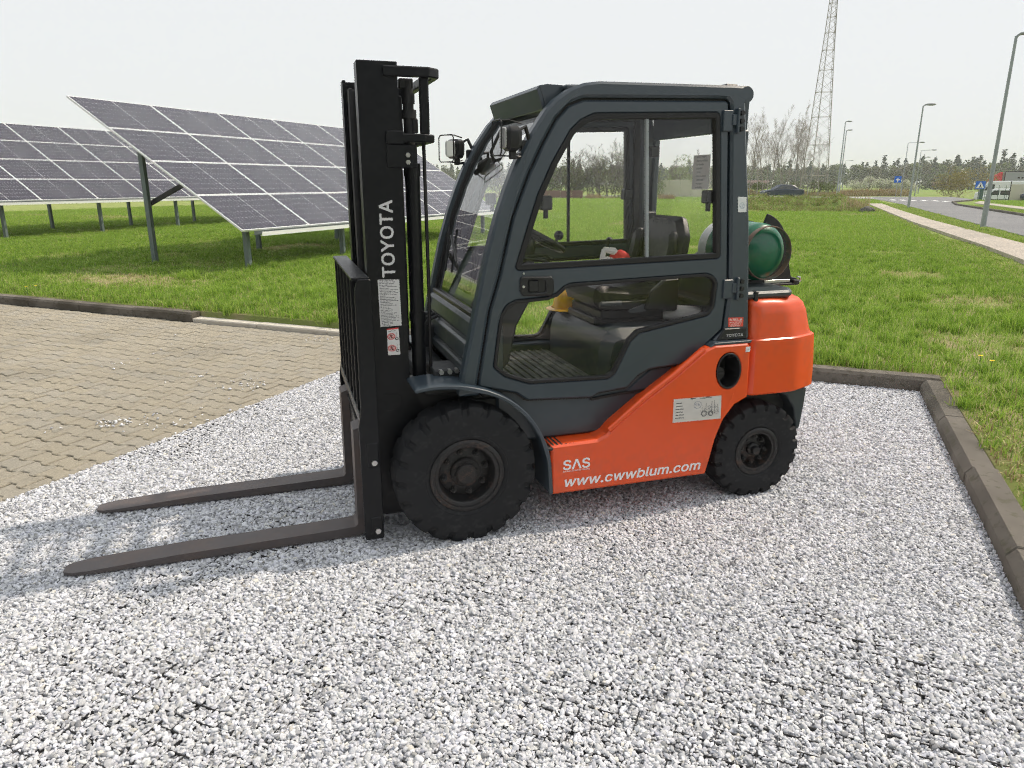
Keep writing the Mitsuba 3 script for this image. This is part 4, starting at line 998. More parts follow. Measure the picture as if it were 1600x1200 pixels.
add(PR + '__core', moved(rot(fixed(lathe([(.017, -.092), (.0225, -.092), (.0225, .102), (.017, .102), (.017, -.092)], 24, 'y')), [0, 0, 1], 50), -1.255, .25, .970), 'cardboard', 40, M=FM)
WB = 'plastic_bag'
lab(WB, 'crumpled white plastic bag with a red end on the seat behind the door window', 'bag')
def crumple(c, r, sc, seed):
    m = trimesh.creation.icosphere(3, 1.0); v = np.array(m.vertices)
    d = .72 + .5 * meshkit.fbm(v * 2.2 + seed, 3, seed)
    return TM(v * d[:, None] * r * np.array(sc) + np.array(c), m.faces)
bw = cat(tube([(-.80, .12, 1.16), (-.845, .11, 1.235), (-.86, .10, 1.30)], [.02, .016, .012], 8), tube([(-.86, .10, 1.30), (-.915, .10, 1.29), (-.955, .10, 1.245), (-.95, .1, 1.18)], [.014, .02, .02, .018], 8), tube([(-.80, .12, 1.16), (-.88, .12, 1.175), (-.95, .1, 1.18)], [.02, .02, .02], 8))
add(WB + '__handle', bw, 'paper', 40, M=FM)
add(WB + '__red_end', crumple((-.955, .10, 1.238), .062, (.95, .8, .9), 3), 'red_cloth', 40, M=FM)
add(WB + '__sack', crumple((-.88, .10, 1.205), .07, (1.0, .8, .8), 5), 'paper', 40, M=FM)
# ================================================================ SOLAR ARRAYS (row axis and tilt as fitted: 67.7 deg, tilt 31.6 deg)
RA, RT = math.radians(67.7), math.radians(31.6)
PWX, PHY = 1.76, 1.07
rdir = np.array([math.cos(RA), math.sin(RA), 0]); bdir = np.array([-math.sin(RA), math.cos(RA), 0])
sdir = bdir * math.cos(RT) + np.array([0, 0, 1]) * math.sin(RT)
ndir = np.cross(rdir, sdir)
if ndir[2] < 0: ndir = -ndir
# panel, local: x along the row, y up the slope, z out of the glass
Wp, Hp, tp = 1.747, 1.057, .035
gl = TM([(.014, .014, -.002), (Wp - .014, .014, -.002), (Wp - .014, Hp - .014, -.002), (.014, Hp - .014, -.002), (.014, .014, -.03), (Wp - .014, .014, -.03), (Wp - .014, Hp - .014, -.03), (.014, Hp - .014, -.03)],
        [(0, 1, 2), (0, 2, 3), (4, 6, 5), (4, 7, 6), (0, 4, 1), (1, 4, 5), (1, 5, 2), (2, 5, 6), (2, 6, 3), (3, 6, 7), (3, 7, 0), (0, 7, 4)])
guv = np.array([(0, 0), (1.722, 0), (1.722, 1.027), (0, 1.027)] * 2) * [1, 1 / 1.027]
PGL = mikit.ply(gl, 'pv_cells', smooth=False, uv=guv)
fo = sg.box(0, 0, Wp, Hp).difference(sg.box(.018, .018, Wp - .018, Hp - .018))
PFR = mikit.ply(extr(fo, -tp, 0, .001, 'xy'), 'alu', smooth=False)
def frame_matrix(P0):
    M = np.eye(4); M[:3, 0] = rdir; M[:3, 1] = sdir; M[:3, 2] = ndir; M[:3, 3] = P0
    return M
def row_matrix(P0):
    """x along the row, y horizontally back, z up"""
    M = np.eye(4); M[:3, 0] = rdir; M[:3, 1] = bdir; M[:3, 3] = P0
    return M
def gz(x, y):
    u, v = to_uv(x, y); return float(ground_h(u, v))
def solar_array(label, P0, cols, post_at, seed):
    key = uniq('solar_array'); labels[key] = {'label': label, 'category': 'solar array', 'group': 'solar panel tables on the grass'}
    r = np.random.default_rng(seed); P0 = np.array(P0)
    for i in range(*cols):
        for j in range(4):
            k = pkey(f'{key}__panel'); off = r.normal(0, .0015)
            M = frame_matrix(P0 + rdir * (i * PWX + .0065) + sdir * (j * PHY + .0065) + ndir * off)
            reuse(k + '__cells', PGL, M); reuse(k + '__frame', PFR, M)
    M = row_matrix(P0); ct, st = math.cos(RT), math.sin(RT)
    x0, x1 = cols[0] * PWX, cols[1] * PWX
    # purlins under the panels along the row
    for s_ in (.12, 1.0, 2.15, 3.2, 4.15):
        y, z = s_ * ct, s_ * st - .075
        add(pkey(f'{key}__purlin'), cat(box(x0 + .35, x1 - .05, y - .03, y + .03, z - .005, z + .0, 0), box(x0 + .35, x1 - .05, y - .03, y - .025, z - .08, z - .005, 0), box(x0 + .35, x1 - .05, y - .03, y + .03, z - .085, z - .08, 0)), 'galvanised', M=M)
    add(pkey(f'{key}__lower_rail'), cat(box(x0 + .42, x1 - .05, -.03, .02, -.115, -.108, 0), box(x0 + .42, x1 - .05, -.036, -.03, -.115, -.045, 0)), 'alu', M=M)
    for x in post_at:
        for (yy, sl) in ((.40, .40 / ct), (2.62, 2.62 / ct)):
            w = P0 + rdir * x + bdir * yy
            g = gz(w[0], w[1]) - .3
            z1 = sl * st - .16
            z0 = g - P0[2]
            c = cat(box(x - .035, x + .035, yy - .050, yy - .044, z0, z1, .001), box(x - .035, x - .029, yy - .044, yy + .05, z0, z1, .001), box(x + .029, x + .035, yy - .044, yy + .05, z0, z1, .001))
            add(pkey(f'{key}__post'), c, 'post_green', M=M)
        # brace from the rear post forward and up to the rafter
        a = np.array([x + .042, 2.60, .40]); b = np.array([x + .042, 1.55, 1.55 / ct * st - .14])
        d_ = b - a; L = np.linalg.norm(d_); R_ = np.eye(4); R_[:3, 0] = d_ / L; R_[:3, 1] = (1, 0, 0); R_[:3, 2] = np.cross(R_[:3, 0], R_[:3, 1]); R_[:3, 3] = a
        add(pkey(f'{key}__brace'), cat(box(-.06, L, 0, .006, -.04, .04, .001), box(-.06, L, .006, .04, .034, .04, .001), box(-.06, L, .006, .04, -.04, -.034, .001)), 'dark_steel', M=M @ R_)
        R2 = np.eye(4); R2[:3, 0] = (0, ct, st); R2[:3, 1] = (1, 0, 0); R2[:3, 2] = np.cross(R2[:3, 0], R2[:3, 1]); R2[:3, 3] = (x - .03, 0, 0)
        add(pkey(f'{key}__rafter'), cat(box(.22, 4.1, 0, .06, .085, .15, .002)), 'galvanised', M=M @ R2)
solar_array('nearer solar panel table, its end sloping towards the forklift mast', (-4.454, 11.994, .884), (0, 6), (.50, 3.3, 6.2, 8.8, 10.4), 1)
solar_array('farther solar panel table behind the nearer one at the left', (-12.354, 21.95, 1.195), (-4, 6), (-5.6, -2.65, .28, 3.2, 6.1, 9.0), 2)

# ================================================================ GRASS
grr = np.random.default_rng(31)
def grass_tile(size, n, hmin, hmax, w, colors, seed, segs=2, lean_=.7, clump=0.0):
    r = np.random.default_rng(seed)
    P = r.uniform(-size / 2, size / 2, (n, 2))
    if clump:
        c = r.uniform(-size / 2, size / 2, (max(4, int(size * size * 9)), 2)); q = r.random(n) < clump
        P[q] = (c[r.integers(len(c), size=n)] + r.normal(0, .035 * size ** .5, (n, 2)))[q]
    f = np.clip(r.beta(2, 3, n), 0, 1)
    if clump: f = np.where(q, np.clip(f + .35, 0, 1), f)
    H = hmin + (hmax - hmin) * f
    a = r.uniform(0, 2 * np.pi, n); b = a + r.normal(np.pi / 2, .5, n)
    ln = np.abs(r.normal(0, lean_, n)) * H
    d = np.stack([np.cos(a), np.sin(a)], 1); s = np.stack([np.cos(b), np.sin(b)], 1)
    W = w * r.uniform(.6, 1.3, n)
    lv = [(0, 1.0), (.55, .8), (1.0, 0)] if segs == 2 else [(0, 1.0), (1.0, 0)]
    V = []
    for t, ww in lv:
        c = P + d * (ln * t ** 1.7)[:, None]; z = H * (t - .12 * t * t * np.minimum(ln / H, 1.2)) - .015 * (t == 0)
        if ww > 0:
            V.append(np.column_stack([c - s * (W * ww / 2)[:, None], z])); V.append(np.column_stack([c + s * (W * ww / 2)[:, None], z]))
        else: V.append(np.column_stack([c, z]))
    m = len(V); V = np.stack(V, 1); base = (np.arange(n) * m)[:, None]
    F = [(0, 1, 3), (0, 3, 2), (2, 3, 4)] if segs == 2 else [(0, 1, 2)]
    F = np.vstack([base + np.array(f)[None] for f in F])
    ci = r.choice(len(colors), n, p=[c[1] for c in colors]); C = np.array([c[0] for c in colors])[ci] * r.uniform(.75, 1.25, (n, 1))
    return TM(V.reshape(-1, 3), F), np.clip(np.repeat(C[:, None], m, 1).reshape(-1, 3), 0, 1)
G1, G2, G3, G4, DRY, BRN = (.27, .43, .065), (.36, .52, .09), (.18, .31, .055), (.45, .56, .15), (.64, .58, .32), (.33, .26, .14)
def tile(name, *a, **k):
    m, c = grass_tile(*a, **k); scene[name] = {'type': 'shapegroup', 'blades': mikit.ply(m, 'grass_blade', smooth=False, color=c)}
for i in range(3):
    tile(f'grass_lush_{i}', 1.0, 2300, .025, .125, .007, [(G1, .36), (G2, .3), (G3, .2), (G4, .1), (DRY, .04)], 40 + i, clump=.35)
    tile(f'grass_short_{i}', 1.0, 1700, .02, .085, .007, [(G1, .30), (G2, .2), (G3, .16), (G4, .12), (DRY, .16), (BRN, .06)], 50 + i, clump=.25)
tile('grass_dry_0', 1.0, 1000, .015, .07, .007, [(G1, .2), (G4, .14), (DRY, .46), (BRN, .2)], 60, clump=.2)
for i in range(2):
    tile(f'grass_mid_{i}', 2.0, 3600, .04, .15, .014, [(G1, .34), (G2, .32), (G3, .16), (G4, .13), (DRY, .05)], 70 + i, segs=1, clump=.3)
    tile(f'grass_far_{i}', 4.0, 3600, .06, .2, .035, [(G1, .36), (G2, .36), (G3, .12), (G4, .12), (DRY, .04)], 80 + i, segs=1, clump=.3)
tile('grass_bank_0', 2.0, 3600, .04, .24, .016, [(G3, .26), (G1, .2), (BRN, .3), ((.20, .15, .08), .12), (DRY, .12)], 79, segs=1, clump=.4)
tile('grass_middry_0', 2.0, 2200, .03, .14, .014, [(G1, .2), (G4, .2), (DRY, .42), (BRN, .18)], 77, segs=1, clump=.2)
lab('grass', 'green spring grass with dry patches round the kerbs and solar tables', 'grass', kind='stuff')
gcount = 0
def in_view(u, v, m=2.2):
    x, y = np.array([KX, KY]) + UX * u + VX * v
    w = y * math.cos(PITCH) + CAM_H * math.sin(PITCH)
    return w > .5 and abs(x) < .78 * w + m
def plant(name, u, v, sc=1.0):
    global gcount
    gcount += 1
    z = float(ground_h(u, v))
    e = .4; gx = (float(ground_h(u + e, v)) - float(ground_h(u - e, v))) / (2 * e); gy = (float(ground_h(u, v + e)) - float(ground_h(u, v - e))) / (2 * e)
    if abs(gx) > .6: gx = 0
    if abs(gy) > .6: gy = 0
    M = site(u, v, z, 0); M = M @ np.array([[1, 0, 0, 0], [0, 1, 0, 0], [gx, gy, 1, 0], [0, 0, 0, 1.0]])
    a = math.radians(90 * int(grr.integers(4))); Rz = np.eye(4); Rz[:2, :2] = [[math.cos(a), -math.sin(a)], [math.sin(a), math.cos(a)]]
    S = np.diag([1, 1, sc, 1.0])
    put(name, f'grass__{gcount:04d}', M @ Rz @ S)
def blocked(u, v, h):
    """keep blades off paths, road and the paved bay"""
    if u < .16 + h and v < .16 + h: return True
    if 2.45 - h * .9 < u < 4.1 + h * .8 and v < 58: return True
    if 4.85 - h * .8 < u < 8.45 + h * .8 and v < 74: return True
    if v > 74 - h and v < 95 + h and u < 13.4 + h: return True
    if 10.3 - h < u < 11.5 + h and v < 68: return True
    return False
for a in range(-22, -12):
    for b in range(0, 8):
        u, v = a * 2 + 1.16, b * 2 + 1.16
        if in_view(u, v, 2): plant(f'grass_mid_{int(grr.integers(2))}', u, v, float(grr.uniform(.7, 1.1)))
near = [(a + .5, b + .5) for a in range(-24, 12) for b in range(-9, 15)]
for (a, b) in near:
    for (du, dv, sz) in ((0, 0, 1),):
        u, v = a + .16, b + .16
        if not in_view(u, v) or blocked(u, v, .5): continue
        q = float(n2(u, v, .28, 9)); q2 = float(n2(u, v, .9, 12))
        right = u > 0 and v < 9
        name = f'grass_lush_{int(grr.integers(3))}'
        if right and q < .52 or q2 < .34: name = f'grass_short_{int(grr.integers(3))}'
        if (right and q2 < .36) or q2 < .22: name = 'grass_dry_0'
        plant(name, u, v, float(grr.uniform(.75, 1.25)))
# narrow strips beside kerbs, path and road
for v in np.arange(-8, 15, .5):
    for (u) in (2.17,):
        if in_view(u, v): pass
for a in range(-20, 8):
    for b in range(0, 13):
        u, v = a * 2 + 1.0, 15.16 + b * 2 + 1.0
        if not in_view(u, v, 2) or blocked(u, v, 1.0): continue
        q = float(n2(u, v, .2, 9))
        if abs(v - 41) < 3.4 and -7 < u < 1.8: plant('grass_bank_0', u, v, float(grr.uniform(.8, 1.4))); continue
        dry = (abs(v - 41) < 3.2 and -6 < u < 1.5 and q < .5) or q < .3
        plant('grass_middry_0' if dry else f'grass_mid_{int(grr.integers(2))}', u, v, float(grr.uniform(.8, 1.25)))
for a in range(-16, 10):
    for b in range(0, 9):
        u, v = a * 4 + 2.0, 41.2 + b * 4 + 2.0
        if not in_view(u, v, 4) or blocked(u, v, 2.0): continue
        plant(f'grass_far_{int(grr.integers(2))}', u, v, float(grr.uniform(.8, 1.2)))
# half-metre tiles for verges and edges
for i in range(2):
    tile(f'grass_edge_{i}', .5, 520, .02, .11, .008, [(G1, .3), (G2, .22), (G3, .14), (G4, .12), (DRY, .16), (BRN, .06)], 90 + i, clump=.3)
tile('grass_litter_0', .5, 420, .008, .05, .009, [(DRY, .4), (BRN, .45), (G1, .15)], 96, lean_=1.6)
tile('grass_tuft_0', .34, 300, .10, .30, .008, [(G2, .5), (G1, .4), (G4, .1)], 97, lean_=.5)
for v in np.arange(-8, 56, .5):
    if v < 18 and in_view(2.75, v): plant(f'grass_edge_{int(grr.integers(2))}', 2.72 + float(grr.uniform(-.05, .05)), v, float(grr.uniform(.4, 1.0)))
    for u in (2.2, 1.7):
        if u == 1.7 and v > 15: continue
        if in_view(u, v) and not (u == 1.7 and True and 1.16 < u < 1.66): plant(f'grass_edge_{int(grr.integers(2))}', u + float(grr.uniform(-.08, .08)), v, float(grr.uniform(.6, 1.2)))
    for u in (3.95 if v > 18 else 4.35, 4.5):
        if in_view(u, v): plant(f'grass_edge_{int(grr.integers(2))}', u, v, float(grr.uniform(.5, 1.1)))
    for u in (8.8, 9.3, 9.85):
        if v > 20 and in_view(u, v) and v < 55: plant(f'grass_edge_{int(grr.integers(2))}', u, v, float(grr.uniform(.6, 1.2)))
for u in np.arange(.42, 2.0, .5):
    pass
for v in np.arange(-8, 0, .5):
    if in_view(.45, v): plant('grass_litter_0' if -4.4 < v < -1.4 else f'grass_edge_{int(grr.integers(2))}', .40 + float(grr.uniform(0, .06)), v + .1, float(grr.uniform(.5, 1.1)))
for (u, v) in ((.62, -2.35), (.8, -1.1), (-6.4, 1.0), (-7.2, 1.6), (-3.9, .9), (-8.6, 1.2), (1.6, .6), (1.2, 2.6), (2.0, 5.2), (.4, 4.6), (-5.6, 2.4), (-10.2, 2.2), (1.9, -.6), (1.5, 8.0)):
    plant('grass_tuft_0', u, v, float(grr.uniform(.7, 1.1)))
for u in np.arange(-20, .2, .5):
    if in_view(u, .4): plant(f'grass_edge_{int(grr.integers(2))}', u, .42 + float(grr.uniform(0, .1)), float(grr.uniform(.7, 1.3)))
# a few dandelions
for (px, py) in ((1532, 557), (1550, 565), (56, 447), (41, 449)):
    d = np.array([(px - 800) / 1110, math.cos(PITCH) - (py - 600) / 1110 * math.sin(PITCH), -math.sin(PITCH) - (py - 600) / 1110 * math.cos(PITCH)])
    t = (.22 - CAM_H) / d[2]; x, y = d[0] * t, d[1] * t; g = gz(x, y)
    k = pkey('yellow_dandelion')
    M = np.eye(4); M[:3, 3] = (x, y, g)
    rr_ = np.random.default_rng(int(px))
    fl = cat(*[rot(TM([(0, -.004, 0), (.019, -.004, .004), (.021, 0, .005), (.019, .004, .004), (0, .004, 0)], [(0, 1, 2), (0, 2, 3), (0, 3, 4)]), [0, 0, 1], q * 24 + 10 * (q % 2)) for q in range(15)], ball((0, 0, .003), .008, 1, (1, 1, .6)))
    add(k + '__flower', moved(fl, z=.22 - g + .005), 'dandelion', M=M)
    add(k + '__stem', tube([(0, 0, 0), (.004, 0, (.22 - g) / 2), (0, 0, .225 - g)], .002, 5), 'fence_green', M=M)
for k, t in (('yellow_dandelion', 'yellow dandelion flower at the right behind the kerb corner, left one of two'), ('yellow_dandelion_001', 'yellow dandelion flower at the right behind the kerb corner, right one of two'), ('yellow_dandelion_002', 'yellow dandelion above the far left kerb, right one of two'), ('yellow_dandelion_003', 'yellow dandelion above the far left kerb, left one of two')):
    lab(k, t, 'flower', 'dandelions in the grass')
# ================================================================ BACKGROUND
def leaf_cloud(n, size, seed, blobs, colors, flat=.5):
    """n small leaf faces spread through several ellipsoid clumps: blobs = [(x, y, z, rx, ry, rz)]"""
    r = np.random.default_rng(seed); B = np.array(blobs)
    w = B[:, 3] * B[:, 4] * B[:, 5]; w = w ** .8; ci = r.choice(len(B), n, p=w / w.sum())
    d = r.normal(0, 1, (n, 3)); d /= np.linalg.norm(d, axis=1, keepdims=True)
    rad = r.random(n) ** .42
    P = B[ci, :3] + d * rad[:, None] * B[ci, 3:]
    keep = meshkit.fbm(P * (1.6 / max(.3, B[:, 3].mean())) + seed, 3, seed) > .40
    P, ci = P[keep], ci[keep]; n = len(P)
    a = r.normal(0, 1, (n, 3)); a /= np.linalg.norm(a, axis=1, keepdims=True); b = r.normal(0, 1, (n, 3)); b -= a * (a * b).sum(1, keepdims=True); b /= np.linalg.norm(b, axis=1, keepdims=True)
    s = size * r.uniform(.6, 1.4, n)[:, None]
    V = np.stack([P - a * s * .5, P + b * s * .32, P + a * s * .5, P - b * s * .32], 1).reshape(-1, 3)
    k = np.arange(n)[:, None] * 4
    F = np.vstack([k + [0, 1, 2], k + [0, 2, 3]])
    C = np.array(colors)[(ci * 7 + r.integers(0, 3, n)) % len(colors)] * r.uniform(.8, 1.2, (n, 1))
    return TM(V, F), np.clip(np.repeat(C, 4, 0), 0, 1)
def limbs(seed, h, r0, spread, depth=4, up=.5, first=.3, nb=(3, 5), sides=4, col=(.16, .14, .12), thin=.006):
    """a branching skeleton: (trunk mesh, twig mesh) as tubes"""
    r = random.Random(seed); trunk, twig = [], []
    def grow(p, d, L, rad, lev):
        k = 5 if lev == 0 else 3
        pts = [p]; q = np.array(p, float); dd = np.array(d, float)
        for i in range(k):
            dd = dd + np.array([r.gauss(0, .10), r.gauss(0, .10), r.gauss(.03 * up, .05)]) * (1 + .4 * lev); dd /= np.linalg.norm(dd)
            q = q + dd * L / k; pts.append(q.copy())
        rr = np.maximum(np.linspace(rad, rad * (.35 if lev == 0 else .45), k + 1), thin)
        (trunk if lev == 0 else twig).append(tube(pts, rr, sides if lev == 0 else 3, caps=False))
        if lev >= depth: return
        n = r.randint(*nb) + (6 if lev == 0 else 0)
        for _ in range(n):
            t = r.uniform(first if lev == 0 else .25, 1.0); x = t * k; i = min(int(x), k - 1)
            pp = pts[i] + (pts[i + 1] - pts[i]) * (x - i)
            az = r.uniform(0, 2 * math.pi); side_ = np.array([math.cos(az), math.sin(az), 0])
            nd = dd * r.uniform(.5, .9) + side_ * spread * r.uniform(.5, 1.1) + np.array([0, 0, up * r.uniform(.2, .8)])
            nd /= np.linalg.norm(nd)
            grow(pp, nd, L * r.uniform(.28, .5) * (1.15 - .4 * t), max(rad * (1 - .6 * t) * .42, thin), lev + 1)
    grow((0, 0, -.2), (r.gauss(0, .03), r.gauss(0, .03), 1), h, r0, 0)
    return cat(*trunk), cat(*twig)
def colored(m, c, seed=0, var=.15):
    r = np.random.default_rng(seed); return np.clip(np.array(c) * (1 + var * (meshkit.noise(m.vertices * 3, seed)[:, None] - .5) * 2), 0, 1)
def G(u, v): return float(ground_h(u, v))

# ---- street lamps
def lamp(u, v, h, label, arm=0.0, r=.062):
    k = pkey('street_lamp'); lab(k, label, 'street lamp', 'street lamps along the road'); M = site(u, v, G(u, v) - .05)
    add(k + '__post', tube([(0, 0, 0), (0, 0, 1.1), (0, 0, 1.14), (0, 0, h * .6), (0, 0, h)], [r * 1.3, r * 1.25, r, r * .8, r * .62], 12), 'galvanised', 40, M=M)
    add(k + '__service_door', box(-.045, .045, -r * 1.3 - .008, -r * .9, .45, .85, .004), 'galvanised', M=M)
    add(k + '__arm', tube([(0, 0, h - .05), (.06, 0, h + .03), (.06 + arm + .12, 0, h + .06)], [r * .6, r * .55, r * .45], 8), 'galvanised', 40, M=M)
    hd_ = cat(ball((arm + .40, 0, h + .065), 1, 2, (.30, .13, .075)), box(arm + .08, arm + .36, -.06, .06, h + .035, h + .10, .02))
    add(k + '__head', hd_, 'tarp_grey', 40, M=M)
    add(k + '__lens', ball((arm + .44, 0, h + .035), 1, 2, (.20, .085, .055)), 'lamp_lens', 40, M=M)
lamp(4.48, 23.7, 6.25, 'tall grey street lamp nearest the camera, leaning into the right edge of the picture', r=.07)
lamp(4.33, 46.6, 6.2, 'grey street lamp on the verge between path and road, second from the right')
lamp(.75, 85.2, 8.2, 'tall grey street lamp right of the lattice mast, higher of the close pair', r=.075)
lamp(1.06, 90.2, 7.6, 'grey street lamp right of the lattice mast, lower one of the close pair', r=.07)
lamp(7.9, 92.8, 6.2, 'thin street lamp with a long arm behind the second lamp post', 1.05, .05)
lamp(9.98, 98.7, 5.5, 'thin long-armed street lamp far behind the crossing', 1.0, .05)
lamp(12.9, 122.9, 5.4, 'farthest small street lamp above the crossing', .3, .05)
lamp(2.85, 153.5, 5.9, 'tiny long-armed street lamp on the horizon beside the close pair', .7, .05)

# ---- lattice mast
k = 'radio_mast'; lab(k, 'tall grey steel lattice radio mast behind the parked car, cut by the top edge', 'lattice mast')
MX = site(-2.3, 122.0, 0.0, 0)
def leg_at(i, z):
    w = max(.55, 4.2 - z * .115); R_ = w / math.sqrt(3); a = math.radians(-90 + 120 * i - 8)
    return np.array([R_ * math.cos(a), R_ * math.sin(a), z])
for i in range(3):
    add(pkey(k + '__leg'), tube([leg_at(i, z) for z in (0, 12, 24, 35, 38)], [.085, .075, .06, .05, .05], 6), 'mast_lattice', 40, M=MX)
zs = [0.2]
while zs[-1] < 35: zs.append(zs[-1] + max(.9, (4.25 - zs[-1] * .103) * .62))
for a, b in zip(zs[:-1], zs[1:]):
    for i in range(3):
        j = (i + 1) % 3
        add(pkey(k + '__brace'), cyl(leg_at(i, a), leg_at(j, b), .019, 4), 'mast_lattice', M=MX)
        add(pkey(k + '__brace'), cyl(leg_at(j, a), leg_at(i, b), .019, 4), 'mast_lattice', M=MX)
        if (zs.index(a) % 2) == 0: add(pkey(k + '__girt'), cyl(leg_at(i, b), leg_at(j, b), .03, 4), 'mast_lattice', M=MX)
add(k + '__ladder', cat(*[tube([leg_at(1, z) * .93 + (dx, -.06, 0) for z in (0, 18, 36)], .03, 5) for dx in (-.1, .12)], *[box(*(lambda c: (c[0] - .12, c[0] + .14, c[1] - .09, c[1] - .05, z, z + .04))(leg_at(1, z) * .93), 0) for z in np.arange(.5, 36, .4)]), 'mast_lattice', M=MX)

# ---- trees, shrubs
BT = ['bare thin birch in the row behind the parked car, its twigs against the sky']
rb = random.Random(5)
protos = []
for i in range(4):
    protos.append(limbs(200 + i, 9.0, .075, .42, 4, .75, .2, (4, 6), 5, thin=.0055))
bare = [(-9.6, 88.2, 8.0), (-8.7, 88.4, 7.6), (-8.0, 88.3, 8.4), (-7.5, 89.5, 7.4), (-6.9, 88.4, 8.9), (-6.0, 88.5, 8.0), (-5.5, 89.6, 7.6), (-5.1, 88.5, 8.6), (-4.1, 88.6, 9.0), (-3.4, 89.2, 7.9), (-2.5, 88.6, 7.3), (-1.3, 88.7, 6.4)]
for i, (u, v, h) in enumerate(bare):
    k = pkey('bare_birch'); lab(k, ('first', 'second', 'third', 'fourth', 'fifth', 'sixth', 'seventh', 'eighth', 'ninth', 'tenth', 'eleventh', 'last')[i] + ' bare thin birch from the left in the row behind the parked car', 'tree', 'bare birches behind the parked car')
    tr, tw = protos[i % 4]
    M = site(u, v + 6.5, .1, rb.uniform(0, 360), h / 9.0 * 1.03)
    add(k + '__trunk', tr, 'twig', True, M=M, color=colored(tr, (.30, .275, .25), i))
    add(k + '__twigs', tw, 'twig', True, M=M, color=colored(tw, (.32, .275, .245), i))
def shrub(key, label, u, v, h, w, seed, cols, n, leaf=.14, group=None, cat_='shrub', twigcol=(.15, .12, .10), dens=1.0, lift=.25):
    k = pkey(key); lab(k, label, cat_, group)
    r = random.Random(seed); M = site(u, v, G(u, v) - .05, r.uniform(0, 360))
    stems, tws = [], []
    for q in range(4):
        a, b = limbs(seed * 7 + q, h * r.uniform(.75, 1.0), .05, .6, 3, .5, .12, (3, 5), 4, thin=.010)
        off = (r.uniform(-w, w) * .28, r.uniform(-w, w) * .28, 0)
        ln = r.uniform(-16, 16)
        a = moved(rot(rot(a, [1, 0, 0], ln), [0, 1, 0], r.uniform(-16, 16)), *off); b2 = moved(rot(rot(b, [1, 0, 0], ln), [0, 1, 0], 0), *off)
        stems.append(a); tws.append(b2)
    st, tw = cat(*stems), cat(*tws)
    add(k + '__stem', st, 'twig', True, M=M, color=colored(st, twigcol, seed)); add(k + '__twigs', tw, 'twig', True, M=M, color=colored(tw, twigcol, seed))
    if n:
        bl = []
        for q in range(11):
            z = h * r.uniform(lift, .86); f = 1 - .55 * (z / h) ** 2
            rr = w * r.uniform(.16, .30)
            bl.append((r.uniform(-w, w) * .42 * f, r.uniform(-w, w) * .42 * f, z, rr, rr, rr * r.uniform(.7, 1.1)))
        m, c = leaf_cloud(n, leaf, seed, bl, cols)
        add(k + '__foliage', m, 'leaf', False, M=M, color=c)
OL = [(.115, .125, .045), (.15, .155, .05), (.10, .09, .05), (.085, .10, .04)]
GR = [(.12, .17, .04), (.16, .21, .055), (.09, .125, .035)]
PALE = [(.24, .30, .12), (.30, .34, .15), (.20, .26, .10)]
ORD = ('first', 'second', 'third', 'fourth', 'fifth', 'sixth', 'seventh', 'eighth', 'ninth', 'tenth')
for i, (u, v, h, w, c, n) in enumerate([(-33, 61, 3.0, 4, OL, 1700), (-29.6, 61.8, 3.2, 4, OL, 1700), (-27.8, 63.5, 3.4, 4, GR, 1800), (-26.1, 63.2, 3.4, 3.4, GR, 1700), (-24.9, 63.6, 5.0, 3.2, OL, 700), (-23.5, 64.0, 4.3, 3.4, GR, 2000), (-22.1, 64.5, 4.8, 3.0, OL, 900), (-20.5, 64.9, 5.2, 3.2, OL, 1000), (-19.0, 65.3, 4.6, 3.8, GR, 2200), (-17.4, 65.7, 4.0, 3.6, GR, 1900), (-24.4, 62.2, 2.5, 3.4, OL, 1500), (-21.3, 63.0, 2.6, 3.4, OL, 1500), (-18.2, 63.6, 2.4, 3.6, OL, 1500)]):
    shrub('leafing_shrub', ORD[i] + ' leafing shrub from the left in the thicket seen through the cab windows' if i < 10 else ORD[i - 10] + ' low shrub from the left at the foot of the thicket behind the cab', u, v + 3, h, w, 300 + i, c, n, .15, 'thicket seen through the cab')
shrub('willow', 'pale green young willow seen through the rear cab window above the pale wall', -14.4, 76.5, 4.2, 5.2, 340, PALE, 2600, .16, None, 'tree')
shrub('round_bush', 'broad yellowish bush standing alone beyond the crossing', 15.9, 106.8, 3.7, 6.8, 341, [(.26, .22, .09), (.31, .26, .11), (.24, .23, .08)], 4200, .17, None, 'bush', (.16, .12, .08), lift=.35)
for i, (u, v, h) in enumerate([(5.8, 166, 2.0), (7.3, 163.4, 2.2), (8.7, 163.3, 2.8), (10.4, 163.2, 2.5), (12.0, 163.1, 2.1), (13.6, 163.0, 2.1), (15.3, 162.8, 2.3)]):
    shrub('blossom_bush', ORD[i] + ' white flowering bush from the left in the hedge beyond the crossing', u, v, h + .2, 3.2, 350 + i, [(.62, .63, .50), (.70, .70, .60), (.45, .50, .34)], 1100, .24, 'white flowering bushes far off', 'bush')
for i, (u, v, h, w) in enumerate([(-4.6, 97.5, 1.7, 2.4), (-1.4, 98.5, 2.1, 2.6), (.2, 104.0, 1.9, 2.6), (-8.6, 97, 1.6, 2.4)]):
    shrub('small_shrub', ('low green shrub beside the rear end of the parked car', 'low green shrub between the lattice mast and the close pair of lamps', 'low green shrub behind the close pair of street lamps', 'low green shrub behind the front end of the parked car')[i], u, v, h, w, 370 + i, GR, 900, .12, 'shrubs under the birches')
